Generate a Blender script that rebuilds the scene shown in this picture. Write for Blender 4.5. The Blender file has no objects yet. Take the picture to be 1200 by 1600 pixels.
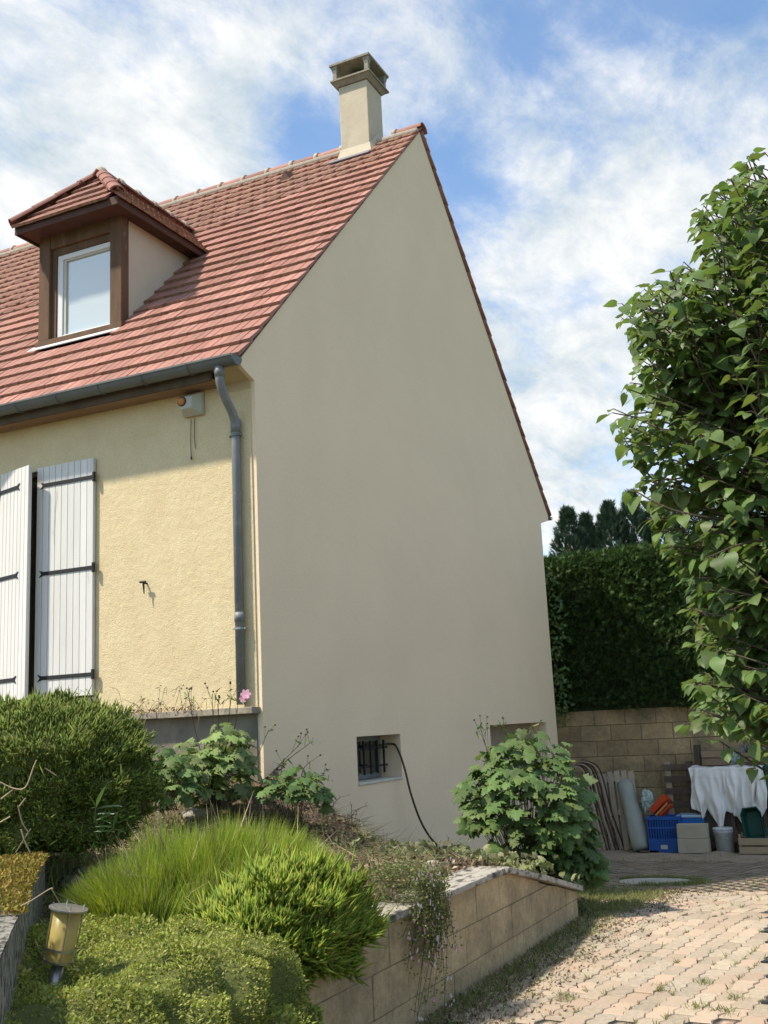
import bpy, math, random
import numpy as np
from mathutils import Vector, Matrix
from mathutils import noise as mnoise
random.seed(7); RNG = np.random.default_rng(7)
S = bpy.context.scene
COL = S.collection

# ------------------------------------------------------------------ camera
YAW, PITCH, ROLL, FPX = 0.438893287, 0.197201147, -0.0480097751, 1668.57
CAM = np.array([-7.80158927, -4.87976563, -0.21074757])
_f = np.array([math.cos(YAW)*math.cos(PITCH), math.sin(YAW)*math.cos(PITCH), math.sin(PITCH)])
_r0 = np.array([math.sin(YAW), -math.cos(YAW), 0.0]); _u0 = np.cross(_r0, _f)
_r = math.cos(ROLL)*_r0 + math.sin(ROLL)*_u0
_u = -math.sin(ROLL)*_r0 + math.cos(ROLL)*_u0
cd = bpy.data.cameras.new('camera'); cam = bpy.data.objects.new('camera', cd); COL.objects.link(cam)
cam.matrix_world = Matrix(((_r[0], _u[0], -_f[0], CAM[0]), (_r[1], _u[1], -_f[1], CAM[1]), (_r[2], _u[2], -_f[2], CAM[2]), (0, 0, 0, 1)))
cd.sensor_fit = 'VERTICAL'; cd.sensor_height = 36; cd.sensor_width = 27
cd.lens = 36*FPX/1600; cd.clip_start = 0.05; cd.clip_end = 3000
S.camera = cam

def ray(px, py): return _f + (px-600)/FPX*_r - (py-800)/FPX*_u
def at(px, py, d): return CAM + d*ray(px, py)            # survey helper: a point at distance d along the sight line
def on(px, py, ax, v):                                    # the same on a plane of the place
    k = ray(px, py); return CAM + (v-CAM[ax])/k[ax]*k
def proj(P):
    d = np.asarray(P)-CAM; z = d@_f
    return 600+FPX*(d@_r)/z, 800-FPX*(d@_u)/z, z

# ------------------------------------------------------------------ light and sky
S.view_settings.view_transform = 'Standard'; S.view_settings.look = 'None'
S.view_settings.gamma = 1; S.view_settings.use_curve_mapping = False
S.view_settings.exposure = 1.25
S.render.engine = 'CYCLES'
SUN_TRAVEL = Vector((1.0, -1.0, -2.05)).normalized()
sd = bpy.data.lights.new('sun', 'SUN'); sd.energy = 2.6; sd.angle = math.radians(2.2); sd.color = (1.0, 0.91, 0.77)
so = bpy.data.objects.new('sun', sd); COL.objects.link(so)
so.rotation_euler = (-SUN_TRAVEL).to_track_quat('Z', 'Y').to_euler()
W = bpy.data.worlds.new('World'); S.world = W; W.use_nodes = True
nt = W.node_tree; N = nt.nodes; LK = nt.links
for n in list(N): N.remove(n)
def nn(t, **k):
    n = N.new(t)
    for a, b in k.items(): setattr(n, a, b)
    return n
def wm(op, a, b=None, c=None):
    n = nn('ShaderNodeMath', operation=op)
    for i, v in enumerate((a, b, c)):
        if v is None: continue
        if isinstance(v, (int, float)): n.inputs[i].default_value = v
        else: LK.new(v, n.inputs[i])
    return n.outputs[0]
out = nn('ShaderNodeOutputWorld'); bg = nn('ShaderNodeBackground'); bg.inputs[1].default_value = 0.12
sky = nn('ShaderNodeTexSky'); sky.sky_type = 'NISHITA'; sky.sun_disc = False
to_sun = -SUN_TRAVEL
sky.sun_elevation = math.asin(to_sun.z); sky.sun_rotation = math.atan2(to_sun.x, to_sun.y)
sky.air_density = 1.0; sky.dust_density = 0.6; sky.ozone_density = 2.0
tc = nn('ShaderNodeTexCoord')
sep = nn('ShaderNodeSeparateXYZ'); LK.new(tc.outputs['Generated'], sep.inputs[0])
den = wm('ADD', wm('MAXIMUM', sep.outputs[2], 0.0), 0.28)
cx = wm('DIVIDE', sep.outputs[0], den); cy = wm('DIVIDE', sep.outputs[1], den)
cmb = nn('ShaderNodeCombineXYZ'); LK.new(cx, cmb.inputs[0]); LK.new(cy, cmb.inputs[1])
def wnoise(scale, detail, rough, dist, off, stretch=(1, 1, 1), rot=0):
    m = nn('ShaderNodeMapping'); m.inputs[1].default_value = off; m.inputs[3].default_value = stretch; m.inputs[2].default_value = (0, 0, rot)
    LK.new(cmb.outputs[0], m.inputs[0])
    t = nn('ShaderNodeTexNoise'); LK.new(m.outputs[0], t.inputs[0])
    t.inputs['Scale'].default_value = scale; t.inputs['Detail'].default_value = detail
    t.inputs['Roughness'].default_value = rough; t.inputs['Distortion'].default_value = dist
    return t.outputs[0]
big = wnoise(2.2, 5, .55, .3, (1.3, .4, 0))
fine = wnoise(7.0, 9, .66, .25, (3.1, 5.2, 0), (1, 1.35, 1), .5)
dens = wm('ADD', wm('MULTIPLY', big, .9), wm('MULTIPLY', fine, 1.25))
dens = wm('ADD', dens, -1.02+.12)
def blob(px, py, sig, amp):                               # one cloud bank (or clear gap) at a bearing of the sky
    global dens
    d = ray(px, py); d = d/np.linalg.norm(d)
    v = nn('ShaderNodeVectorMath', operation='DISTANCE'); LK.new(tc.outputs['Generated'], v.inputs[0]); v.inputs[1].default_value = tuple(d)
    e = wm('MULTIPLY', wm('MULTIPLY', v.outputs['Value'], v.outputs['Value']), -1.0/(2*sig*sig))
    dens = wm('ADD', dens, wm('MULTIPLY', wm('POWER', 2.71828, e), amp))
for b in ((150, 200, .16, .26), (330, 230, .07, .18), (60, 40, .10, .08), (860, 560, .09, .12), (900, 700, .10, .20), (1000, 330, .12, .20),
          (450, 160, .028, -.34), (500, 225, .026, -.30), (730, 270, .045, -.30), (680, 330, .03, -.10), (1110, 60, .08, -.16), (620, 110, .05, .10),
          (840, 190, .05, .06), (880, 80, .04, -.12), (1180, 230, .06, .2), (1120, 480, .06, .1), (900, 810, .06, .1)):
    blob(*b)
rmp = nn('ShaderNodeMapRange'); rmp.interpolation_type = 'SMOOTHSTEP'
LK.new(dens, rmp.inputs[0]); rmp.inputs[1].default_value = -0.04; rmp.inputs[2].default_value = 0.60
rmp.inputs[3].default_value = 0.10; rmp.inputs[4].default_value = 1.0
shade = wnoise(5.5, 10, .66, .3, (9, 2, 0), (1, 1.4, 1), .4)
ccol = nn('ShaderNodeMix', data_type='RGBA'); shr = nn('ShaderNodeMapRange'); LK.new(shade, shr.inputs[0]); shr.inputs[1].default_value = .32; shr.inputs[2].default_value = .66; LK.new(shr.outputs[0], ccol.inputs[0])
ccol.inputs[6].default_value = (2.0, 2.4, 2.7, 1); ccol.inputs[7].default_value = (3.9, 3.85, 3.75, 1)
skb = nn('ShaderNodeMix', data_type='RGBA', blend_type='MULTIPLY'); skb.inputs[0].default_value = 1
LK.new(sky.outputs[0], skb.inputs[6]); skb.inputs[7].default_value = (0.66, 0.78, 0.84, 1)
mix = nn('ShaderNodeMix', data_type='RGBA'); LK.new(rmp.outputs[0], mix.inputs[0])
LK.new(skb.outputs[2], mix.inputs[6]); LK.new(ccol.outputs[2], mix.inputs[7])
LK.new(mix.outputs[2], bg.inputs[0]); LK.new(bg.outputs[0], out.inputs[0])

# ------------------------------------------------------------------ materials
def mat(name, c1, c2=None, rough=.85, nscale=3.0, bump=0.0, bscale=60.0, isl=0.0, spec=.3, metal=0.0, trans=0.0, tint=None,
        coords='pos', c3=None, c3scale=.8, c3lo=.5, c3hi=.7, detail=6, stretch=(1, 1, 1), bump2=0.0, bscale2=8.0, bdist=.01, alpha=None, speck=0.0, speckscale=50):
    m = bpy.data.materials.new(name); m.use_nodes = True
    t = m.node_tree; nd = t.nodes; lk = t.links
    b = nd['Principled BSDF']; c2 = c2 or c1
    if coords == 'pos': g = nd.new('ShaderNodeNewGeometry'); vec = g.outputs['Position']
    else: g = nd.new('ShaderNodeTexCoord'); vec = g.outputs['Object']
    mp = nd.new('ShaderNodeMapping'); mp.inputs[3].default_value = stretch; lk.new(vec, mp.inputs[0]); vec = mp.outputs[0]
    def nz(s, d=detail, r=.6):
        n = nd.new('ShaderNodeTexNoise'); lk.new(vec, n.inputs[0]); n.inputs['Scale'].default_value = s
        n.inputs['Detail'].default_value = d; n.inputs['Roughness'].default_value = r; return n.outputs[0]
    def ramp(v, lo, hi):
        r = nd.new('ShaderNodeMapRange'); lk.new(v, r.inputs[0]); r.inputs[1].default_value = lo; r.inputs[2].default_value = hi; return r.outputs[0]
    mx = nd.new('ShaderNodeMix'); mx.data_type = 'RGBA'; lk.new(ramp(nz(nscale), .3, .7), mx.inputs[0])
    mx.inputs[6].default_value = (*c1, 1); mx.inputs[7].default_value = (*c2, 1); colr = mx.outputs[2]
    if c3:
        m3 = nd.new('ShaderNodeMix'); m3.data_type = 'RGBA'; lk.new(ramp(nz(c3scale, 8, .65), c3lo, c3hi), m3.inputs[0])
        lk.new(colr, m3.inputs[6]); m3.inputs[7].default_value = (*c3, 1); colr = m3.outputs[2]
    if speck:
        hs0 = nd.new('ShaderNodeHueSaturation'); lk.new(colr, hs0.inputs['Color']); rv = nd.new('ShaderNodeMapRange'); lk.new(nz(speckscale, 3, .7), rv.inputs[0])
        rv.inputs[1].default_value = .3; rv.inputs[2].default_value = .7; rv.inputs[3].default_value = 1-speck; rv.inputs[4].default_value = 1+speck*.7; lk.new(rv.outputs[0], hs0.inputs['Value']); colr = hs0.outputs[0]
    if isl:
        g2 = nd.new('ShaderNodeNewGeometry'); oi = nd.new('ShaderNodeObjectInfo')
        ad = nd.new('ShaderNodeMath'); ad.operation = 'ADD'; lk.new(g2.outputs['Random Per Island'], ad.inputs[0]); lk.new(oi.outputs['Random'], ad.inputs[1])
        fr = nd.new('ShaderNodeMath'); fr.operation = 'FRACT'; lk.new(ad.outputs[0], fr.inputs[0])
        if tint:
            mt = nd.new('ShaderNodeMix'); mt.data_type = 'RGBA'
            fm = nd.new('ShaderNodeMath'); fm.operation = 'MULTIPLY'; fm.inputs[1].default_value = 7.31; lk.new(fr.outputs[0], fm.inputs[0])
            f2 = nd.new('ShaderNodeMath'); f2.operation = 'FRACT'; lk.new(fm.outputs[0], f2.inputs[0])
            f3 = nd.new('ShaderNodeMath'); f3.operation = 'POWER'; f3.inputs[1].default_value = 2.2; lk.new(f2.outputs[0], f3.inputs[0])
            lk.new(f3.outputs[0], mt.inputs[0]); lk.new(colr, mt.inputs[6]); mt.inputs[7].default_value = (*tint, 1); colr = mt.outputs[2]
        hs = nd.new('ShaderNodeHueSaturation'); lk.new(colr, hs.inputs['Color'])
        lk.new(ramp(fr.outputs[0], 0, 1), hs.inputs['Value'])
        hs.inputs['Value'].links[0].from_node.inputs[3].default_value = 1-isl; hs.inputs['Value'].links[0].from_node.inputs[4].default_value = 1+isl
        colr = hs.outputs[0]
    lk.new(colr, b.inputs['Base Color']); b.inputs['Roughness'].default_value = rough
    b.inputs['Specular IOR Level'].default_value = spec; b.inputs['Metallic'].default_value = metal
    nrm = None
    if bump:
        bp = nd.new('ShaderNodeBump'); bp.inputs['Strength'].default_value = bump; bp.inputs['Distance'].default_value = bdist
        lk.new(nz(bscale, 4, .6), bp.inputs['Height']); nrm = bp.outputs[0]
    if bump2:
        bq = nd.new('ShaderNodeBump'); bq.inputs['Strength'].default_value = bump2; bq.inputs['Distance'].default_value = .03
        lk.new(nz(bscale2, 4, .5), bq.inputs['Height'])
        if nrm: lk.new(nrm, bq.inputs['Normal'])
        nrm = bq.outputs[0]
    if nrm: lk.new(nrm, b.inputs['Normal'])
    if trans:
        tr = nd.new('ShaderNodeBsdfTranslucent'); ms = nd.new('ShaderNodeMixShader'); ms.inputs[0].default_value = trans
        hs2 = nd.new('ShaderNodeHueSaturation'); lk.new(colr, hs2.inputs['Color']); hs2.inputs['Value'].default_value = 1.5; hs2.inputs['Saturation'].default_value = 1.1; hs2.inputs['Hue'].default_value = .485
        lk.new(hs2.outputs[0], tr.inputs[0]); lk.new(b.outputs[0], ms.inputs[1]); lk.new(tr.outputs[0], ms.inputs[2])
        lk.new(ms.outputs[0], nd['Material Output'].inputs[0])
    if alpha is not None: b.inputs['Alpha'].default_value = alpha
    return m
def glass_mat(name, tintc, rough=.03, mixv=.35):
    m = bpy.data.materials.new(name); m.use_nodes = True; t = m.node_tree; nd = t.nodes; lk = t.links
    b = nd['Principled BSDF']; b.inputs['Base Color'].default_value = (*tintc, 1); b.inputs['Roughness'].default_value = rough
    b.inputs['Specular IOR Level'].default_value = .9; b.inputs['Coat Weight'].default_value = mixv; b.inputs['IOR'].default_value = 1.9
    return m

M = {}
M['gable'] = mat('beige_render', (.86, .69, .475), (.82, .655, .45), .95, 1.1, .25, 260, c3=(.78, .62, .43), c3scale=.6, c3lo=.45, c3hi=.8, bump2=.15, bscale2=10, bdist=.004, speck=.07, speckscale=55)
M['facade'] = mat('yellow_roughcast', (.72, .595, .36), (.66, .53, .31), .95, 5, .8, 75, c3=(.64, .50, .29), c3scale=1.6, c3lo=.5, c3hi=.8, bdist=.007, bump2=.2, bscale2=18, speck=.12, speckscale=70)
M['corbel'] = mat('corbel_render', (.58, .47, .28), (.5, .41, .25), .95, 5, .5, 110)
M['plinth'] = mat('grey_plinth', (.27, .235, .18), (.19, .165, .13), .95, 3, .6, 40, c3=(.12, .11, .085), c3scale=2.2, c3lo=.5, c3hi=.75)
M['ledge'] = mat('ledge_concrete', (.42, .36, .27), (.2, .17, .13), .95, 9, .5, 50)
M['tile'] = mat('clay_tile', (.40, .195, .15), (.315, .152, .115), .8, 14, .25, 90, isl=.16, tint=(.29, .13, .095), c3=(.24, .14, .11), c3scale=1.3, c3lo=.52, c3hi=.85)
M['tile2'] = mat('weathered_clay_tile', (.33, .15, .115), (.24, .115, .09), .85, 14, .25, 90, isl=.18, c3=(.15, .09, .065), c3scale=3, c3lo=.5, c3hi=.8)
M['tile_edge'] = mat('lichened_tile_edge', (.36, .23, .155), (.25, .155, .105), .95, 25, .4, 60, c3=(.13, .08, .055), c3scale=9)
M['mortar'] = mat('ridge_mortar', (.48, .42, .33), (.36, .31, .25), .95, 20, .5, 90)
M['wood'] = mat('weathered_brown_wood', (.17, .098, .055), (.10, .06, .036), .85, 6, .5, 60, stretch=(1, 1, .25), c3=(.25, .17, .11), c3scale=9, c3lo=.6, c3hi=.72)
M['soffit'] = mat('soffit_wood', (.33, .21, .13), (.25, .155, .095), .8, 5, .3, 60, stretch=(4, .5, 1))
M['fascia'] = mat('dark_red_fascia', (.10, .05, .034), (.07, .036, .026), .75, 6, .3, 50)
M['cheek'] = mat('dormer_render', (.62, .54, .41), (.57, .495, .375), .95, 2, .3, 150)
M['upvc'] = mat('white_window_plastic', (.74, .74, .73), (.68, .68, .67), .4, 3)
M['glass'] = glass_mat('window_glass', (.52, .57, .54), .10, .8)
M['darkglass'] = glass_mat('dark_glass', (.012, .016, .016), .08, .3)
M['zinc'] = mat('grey_gutter_plastic', (.145, .155, .145), (.11, .12, .115), .5, 4, .1, 40, c3=(.16, .17, .155), c3scale=3)
M['pipe'] = mat('grey_pvc_pipe', (.20, .21, .205), (.165, .175, .17), .45, 4, 0, c3=(.27, .27, .26), c3scale=5)
M['lead'] = mat('lead_flashing', (.24, .235, .24), (.17, .17, .18), .7, 12, .3, 40)
M['chim'] = mat('chimney_render', (.56, .49, .36), (.48, .42, .31), .95, 4, .5, 60, c3=(.36, .32, .22), c3scale=2.5, c3lo=.55, c3hi=.8)
M['cap'] = mat('chimney_concrete', (.32, .3, .235), (.22, .21, .165), .95, 12, .5, 60)
M['flue'] = mat('sooty_terracotta', (.09, .055, .04), (.03, .025, .02), .95, 12)
M['white'] = mat('white_shutter_paint', (.74, .72, .67), (.66, .64, .59), .6, 8, .25, 60, isl=.05, stretch=(1, 1, .12), c3=(.42, .38, .32), c3scale=11, c3lo=.64, c3hi=.74)
M['iron'] = mat('black_iron', (.018, .018, .02), (.03, .028, .027), .6, 20, .2, 80)
M['dark'] = mat('dark_interior', (.012, .013, .014), (.02, .02, .02), .9, 3)
M['sill'] = mat('painted_sill', (.62, .58, .47), (.52, .48, .4), .8, 8, .3, 70)
M['greyframe'] = mat('grey_window_frame', (.20, .22, .21), (.15, .17, .16), .6, 8)
M['slat'] = mat('beige_shutter_slats', (.36, .30, .22), (.3, .25, .18), .7, 6)
M['device'] = mat('grey_green_plastic', (.52, .52, .44), (.45, .45, .38), .55, 8)
M['orange'] = mat('orange_plastic', (.62, .25, .07), (.5, .2, .06), .5, 8)
M['rust'] = mat('rusty_wire', (.09, .05, .03), (.05, .03, .02), .9, 20)
M['block'] = mat('concrete_block', (.54, .41, .24), (.43, .32, .185), .95, 5, .7, 70, isl=.07, c3=(.24, .19, .12), c3scale=2.3, c3lo=.44, c3hi=.70, bump2=.5, bscale2=12, speck=.18, speckscale=22)
M['blockmortar'] = mat('block_joint', (.36, .28, .17), (.26, .20, .13), .95, 9, .6, 60)
M['backblock'] = mat('back_wall_block', (.46, .335, .18), (.35, .25, .135), .95, 3, .6, 50, isl=.13, speck=.2, speckscale=18, c3=(.15, .12, .075), c3scale=1.3, c3lo=.48, c3hi=.72)
M['backmortar'] = mat('back_wall_joint', (.25, .20, .13), (.18, .145, .095), .95, 9, .6, 60)
M['coping'] = mat('lichened_coping', (.46, .42, .35), (.34, .31, .26), .95, 18, .9, 45, c3=(.09, .08, .07), c3scale=14, c3lo=.50, c3hi=.62, stretch=(.6, 1.6, 1))
M['paver'] = mat('clay_paver', (.455, .37, .27), (.40, .33, .24), .92, 2.2, .5, 120, isl=.15, tint=(.46, .34, .245), c3=(.36, .31, .24), c3scale=1.3, c3lo=.46, c3hi=.70, speck=.2, speckscale=30)
M['joint'] = mat('joint_soil', (.20, .15, .10), (.28, .215, .145), .98, 12, .6, 60, c3=(.06, .07, .03), c3scale=4)
M['dirt'] = mat('trodden_dirt', (.36, .28, .19), (.26, .20, .14), .98, 6, .7, 40, c3=(.32, .26, .19), c3scale=1.8)
M['soil'] = mat('garden_soil', (.13, .092, .062), (.085, .062, .042), .98, 9, .8, 30, c3=(.2, .15, .1), c3scale=5)
M['concrete'] = mat('manhole_concrete', (.47, .43, .36), (.40, .37, .31), .95, 6, .5, 60, c3=(.3, .28, .23), c3scale=4)
M['field'] = mat('grass_field', (.07, .1, .03), (.1, .11, .045), .95, .4, .5, 3)
# vegetation
M['lilac'] = mat('lilac_leaf', (.12, .195, .05), (.09, .16, .042), .5, 5, 0, isl=.34, spec=.4, trans=.36, tint=(.125, .165, .04))
M['anem'] = mat('anemone_leaf', (.12, .20, .06), (.09, .16, .05), .6, 6, 0, isl=.28, spec=.35, trans=.26, tint=(.13, .17, .05))
M['anem2'] = mat('pale_anemone_leaf', (.23, .32, .10), (.16, .24, .075), .6, 6, 0, isl=.28, spec=.35, trans=.28, tint=(.17, .2, .08))
M['heath'] = mat('dark_heath', (.13, .20, .034), (.17, .23, .038), .7, 2.6, 0, isl=.35, trans=.25, tint=(.24, .26, .05), c3=(.10, .16, .03), c3scale=2)
M['heathy'] = mat('yellow_green_heath', (.23, .33, .034), (.16, .25, .028), .6, 4, 0, isl=.35, trans=.3, tint=(.36, .37, .05))
M['feather'] = mat('feathery_green', (.27, .36, .05), (.21, .31, .04), .6, 4, 0, isl=.3, trans=.4, tint=(.3, .33, .08))
M['moss'] = mat('ground_cover_leaf', (.24, .31, .05), (.29, .34, .065), .75, 3.2, 0, isl=.35, trans=.25, tint=(.40, .37, .13), c3=(.16, .24, .04), c3scale=2.5)
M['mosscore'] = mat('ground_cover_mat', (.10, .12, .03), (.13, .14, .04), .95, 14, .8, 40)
M['drymoss'] = mat('dry_orange_moss', (.30, .19, .045), (.22, .17, .03), .9, 9, 0, isl=.35, trans=.15, tint=(.16, .17, .03))
M['hedge'] = mat('conifer_spray', (.062, .125, .034), (.075, .14, .04), .7, 1.4, 0, isl=.35, trans=.15, tint=(.055, .082, .022), c3=(.075, .075, .03), c3scale=.7, c3lo=.56, c3hi=.8)
M['hedgecore'] = mat('dark_hedge_core', (.03, .048, .017), (.036, .056, .02), .9, 8, .9, 14)  # darker than the sprays: the hedge's inner shade put into the core colour
M['conif'] = mat('blue_green_conifer', (.032, .062, .035), (.042, .078, .04), .7, 3, 0, isl=.3, trans=.15)
M['bark'] = mat('grey_bark', (.13, .10, .072), (.075, .06, .045), .95, 20, .8, 60)
M['stem'] = mat('green_brown_stem', (.06, .075, .028), (.05, .055, .022), .8, 10)
M['redstem'] = mat('reddish_stem', (.085, .05, .035), (.06, .04, .03), .8, 10)
M['straw'] = mat('dry_straw', (.46, .37, .24), (.3, .225, .14), .9, 12, isl=.3, tint=(.16, .10, .06))
M['dead'] = mat('dead_leaf', (.20, .13, .08), (.13, .085, .055), .9, 12, isl=.4, tint=(.36, .29, .19))
M['wilt'] = mat('wilted_leaf', (.13, .18, .06), (.18, .20, .08), .8, 9, isl=.35, trans=.2, tint=(.28, .26, .15))
M['weed'] = mat('weed_leaf', (.15, .20, .055), (.20, .23, .08), .8, 5, isl=.35, trans=.25, tint=(.22, .2, .09))
M['petalw'] = mat('pale_petal', (.72, .66, .68), (.7, .55, .6), .7, 9, isl=.1, trans=.3)
M['petalp'] = mat('pink_petal', (.66, .30, .42), (.72, .45, .52), .7, 9, isl=.15, trans=.3)
M['bud'] = mat('seed_head', (.10, .10, .05), (.07, .06, .035), .9, 9)
M['lance'] = mat('lance_leaf', (.12, .19, .06), (.09, .15, .05), .4, 9, isl=.2, spec=.6, trans=.25)
M['stone'] = mat('pale_stone', (.42, .38, .31), (.3, .27, .22), .95, 9, .7, 30)
M['oldwall'] = mat('pitted_concrete', (.34, .31, .26), (.17, .16, .13), .95, 26, 1.0, 30, c3=(.05, .05, .04), c3scale=24, c3lo=.48, c3hi=.58, bdist=.02)
# bric-a-brac
M['pallet'] = mat('grey_pallet_wood', (.50, .40, .29), (.38, .30, .215), .9, 5, .5, 60, isl=.15, stretch=(1, 1, .2))
M['crate'] = mat('crate_wood', (.31, .225, .145), (.22, .155, .10), .9, 5, .4, 60, isl=.15)
M['darkwood'] = mat('dark_old_wood', (.15, .115, .08), (.095, .072, .052), .9, 5, .4, 60, isl=.15)
M['freshwood'] = mat('pale_crate_wood', (.45, .34, .21), (.36, .27, .165), .85, 6, .4, 60, isl=.12)
M['blue'] = mat('blue_plastic', (.014, .095, .34), (.01, .07, .27), .45, 5, spec=.5)
M['blue2'] = mat('bright_blue_plastic', (.02, .16, .46), (.015, .13, .38), .45, 5, spec=.5)
M['lidw'] = mat('pale_blue_lid', (.42, .55, .62), (.38, .5, .58), .5, 5)
M['red'] = mat('orange_red_plastic', (.55, .075, .018), (.45, .05, .015), .45, 5)
M['bucket'] = mat('white_bucket_plastic', (.62, .63, .62), (.55, .56, .55), .45, 5, c3=(.42, .4, .36), c3scale=7, c3lo=.55)
M['cloth'] = mat('dingy_white_cloth', (.84, .81, .75), (.76, .73, .67), .9, 6, .2, 200, c3=(.50, .46, .39), c3scale=2.5, c3lo=.5, c3hi=.8)
M['tarp'] = mat('grey_green_tarpaulin', (.36, .37, .31), (.28, .29, .24), .6, 5, .4, 20, stretch=(1, 1, .25))
M['green'] = mat('green_plastic_tub', (.012, .085, .052), (.01, .065, .04), .45, 5)
M['breeze'] = mat('pale_stone_block', (.46, .40, .29), (.40, .345, .25), .95, 6, .5, 70, c3=(.2, .165, .12), c3scale=5, c3lo=.66, c3hi=.74)
M['maroon'] = mat('faded_maroon_cloth', (.22, .13, .12), (.17, .10, .09), .95, 5)
M['bottle'] = mat('dark_bottle_glass', (.03, .035, .045), (.06, .065, .08), .15, 9, spec=.8, isl=.5, tint=(.4, .42, .45))
M['steel'] = mat('brushed_steel', (.42, .41, .38), (.33, .32, .3), .35, 9, metal=.85)
M['lampshade'] = mat('yellowed_polycarbonate', (.60, .53, .20), (.52, .45, .16), .35, 6, trans=.45, spec=.5, alpha=.8)
M['bulb'] = mat('white_bulb', (.8, .8, .74), None, .3, 3)
M['cable'] = mat('green_black_cable', (.07, .062, .022), (.035, .032, .015), .5, 30)
M['bag'] = mat('crumpled_plastic_bag', (.5, .6, .55), (.3, .42, .36), .5, 18, .6, 30)

# ------------------------------------------------------------------ mesh helpers
def origin_of(p):
    if p is None: return Matrix.Identity(4)
    return p.matrix_basis if p.parent is None else p.parent.matrix_basis @ p.matrix_basis
def link(name, me, parent=None, M4=None, kind=None):
    o = bpy.data.objects.new(name, me); COL.objects.link(o)
    W4 = M4 if M4 is not None else Matrix.Identity(4)
    if parent is not None:
        o.parent = parent; o.matrix_basis = origin_of(parent).inverted() @ W4
    else: o.matrix_basis = W4
    if kind: o['kind'] = kind
    return o
def tag(o, label, cat, group=None, kind=None):
    if label: o['label'] = label
    if cat: o['category'] = cat
    if group: o['group'] = group
    if kind: o['kind'] = kind
    return o
def thing(name, label, cat, loc, group=None):
    o = bpy.data.objects.new(name, None); COL.objects.link(o); o.empty_display_size = .1
    o.matrix_basis = Matrix.Translation(Vector([float(v) for v in loc])); return tag(o, label, cat, group)
class MB:
    def __init__(s): s.v = []; s.f = []
    def add(s, vs, fs):
        b = len(s.v); s.v += [tuple(float(c) for c in v) for v in vs]; s.f += [tuple(i+b for i in f) for f in fs]; return s
    def box(s, x0, x1, y0, y1, z0, z1, T=None):
        vs = [(x, y, z) for z in (z0, z1) for y in (y0, y1) for x in (x0, x1)]
        if T is not None: vs = [T @ Vector(v) for v in vs]
        return s.add(vs, [(0, 2, 3, 1), (4, 5, 7, 6), (0, 1, 5, 4), (2, 6, 7, 3), (0, 4, 6, 2), (1, 3, 7, 5)])
    def prism(s, poly, d):                       # poly: 3-D points, extruded by vector d
        n = len(poly); a = [Vector(p) for p in poly]; d = Vector(d)
        return s.add(a+[p+d for p in a], [tuple(range(n))[::-1], tuple(range(n, 2*n))]+[(i, (i+1) % n, n+(i+1) % n, n+i) for i in range(n)])
    def tube(s, path, rad, n=8, caps=True):
        P = [Vector([float(c) for c in p]) for p in path]; R = rad if hasattr(rad, '__len__') else [rad]*len(P)
        b = len(s.v); up = Vector((0, 0, 1)); prev = None
        for i, p in enumerate(P):
            t = (P[min(i+1, len(P)-1)]-P[max(i-1, 0)])
            t = t.normalized() if t.length > 1e-9 else up
            if prev is None: a = t.cross(up if abs(t.z) < .95 else Vector((1, 0, 0))).normalized()
            else: a = (prev-t*prev.dot(t)).normalized()
            prev = a; c = t.cross(a)
            for k in range(n):
                w = 2*math.pi*k/n; q = p+(a*math.cos(w)+c*math.sin(w))*R[i]; s.v.append(tuple(q))
        for i in range(len(P)-1):
            for k in range(n):
                s.f.append((b+i*n+k, b+i*n+(k+1) % n, b+(i+1)*n+(k+1) % n, b+(i+1)*n+k))
        if caps: s.f.append(tuple(b+k for k in range(n))[::-1]); s.f.append(tuple(b+(len(P)-1)*n+k for k in range(n)))
        return s
    def lathe(s, prof, n=20, T=None):            # prof: (r, z)
        b = len(s.v)
        for r, z in prof:
            for k in range(n):
                w = 2*math.pi*k/n; v = Vector((r*math.cos(w), r*math.sin(w), z)); s.v.append(tuple(T @ v if T is not None else v))
        for i in range(len(prof)-1):
            for k in range(n): s.f.append((b+i*n+k, b+i*n+(k+1) % n, b+(i+1)*n+(k+1) % n, b+(i+1)*n+k))
        return s
    def me(s, name, m, smooth=False):
        me = bpy.data.meshes.new(name); me.from_pydata(s.v, [], s.f); me.materials.append(m)
        if smooth: me.shade_smooth()
        return me
    def build(s, name, m, parent=None, smooth=False, bevel=0, kind=None):
        o = link(name, s.me(name, m, smooth), parent, None, kind)
        if bevel:
            b = o.modifiers.new('bevel', 'BEVEL'); b.width = bevel; b.segments = 2; b.limit_method = 'ANGLE'
        return o
def grid_mesh(name, X, Y, Z, m, parent=None, smooth=True, kind=None, thick=0):
    h, w = X.shape; v = np.stack([X, Y, Z], -1).reshape(-1, 3)
    f = [(j*w+i, j*w+i+1, (j+1)*w+i+1, (j+1)*w+i) for j in range(h-1) for i in range(w-1)]
    mb = MB(); mb.v = [tuple(a) for a in v.tolist()]; mb.f = f
    o = mb.build(name, m, parent, smooth, 0, kind)
    if thick: s = o.modifiers.new('solid', 'SOLIDIFY'); s.thickness = thick
    return o
def dirs_to_rot(z, y_hint=None, spin=None):      # columns: x, y, z ; z = leaf normal
    z = z/np.linalg.norm(z, axis=1, keepdims=True)
    if y_hint is None: y_hint = RNG.normal(size=z.shape)
    y = y_hint-(y_hint*z).sum(1, keepdims=True)*z; y /= np.linalg.norm(y, axis=1, keepdims=True)+1e-9
    x = np.cross(y, z); return np.stack([x, y, z], -1)
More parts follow.
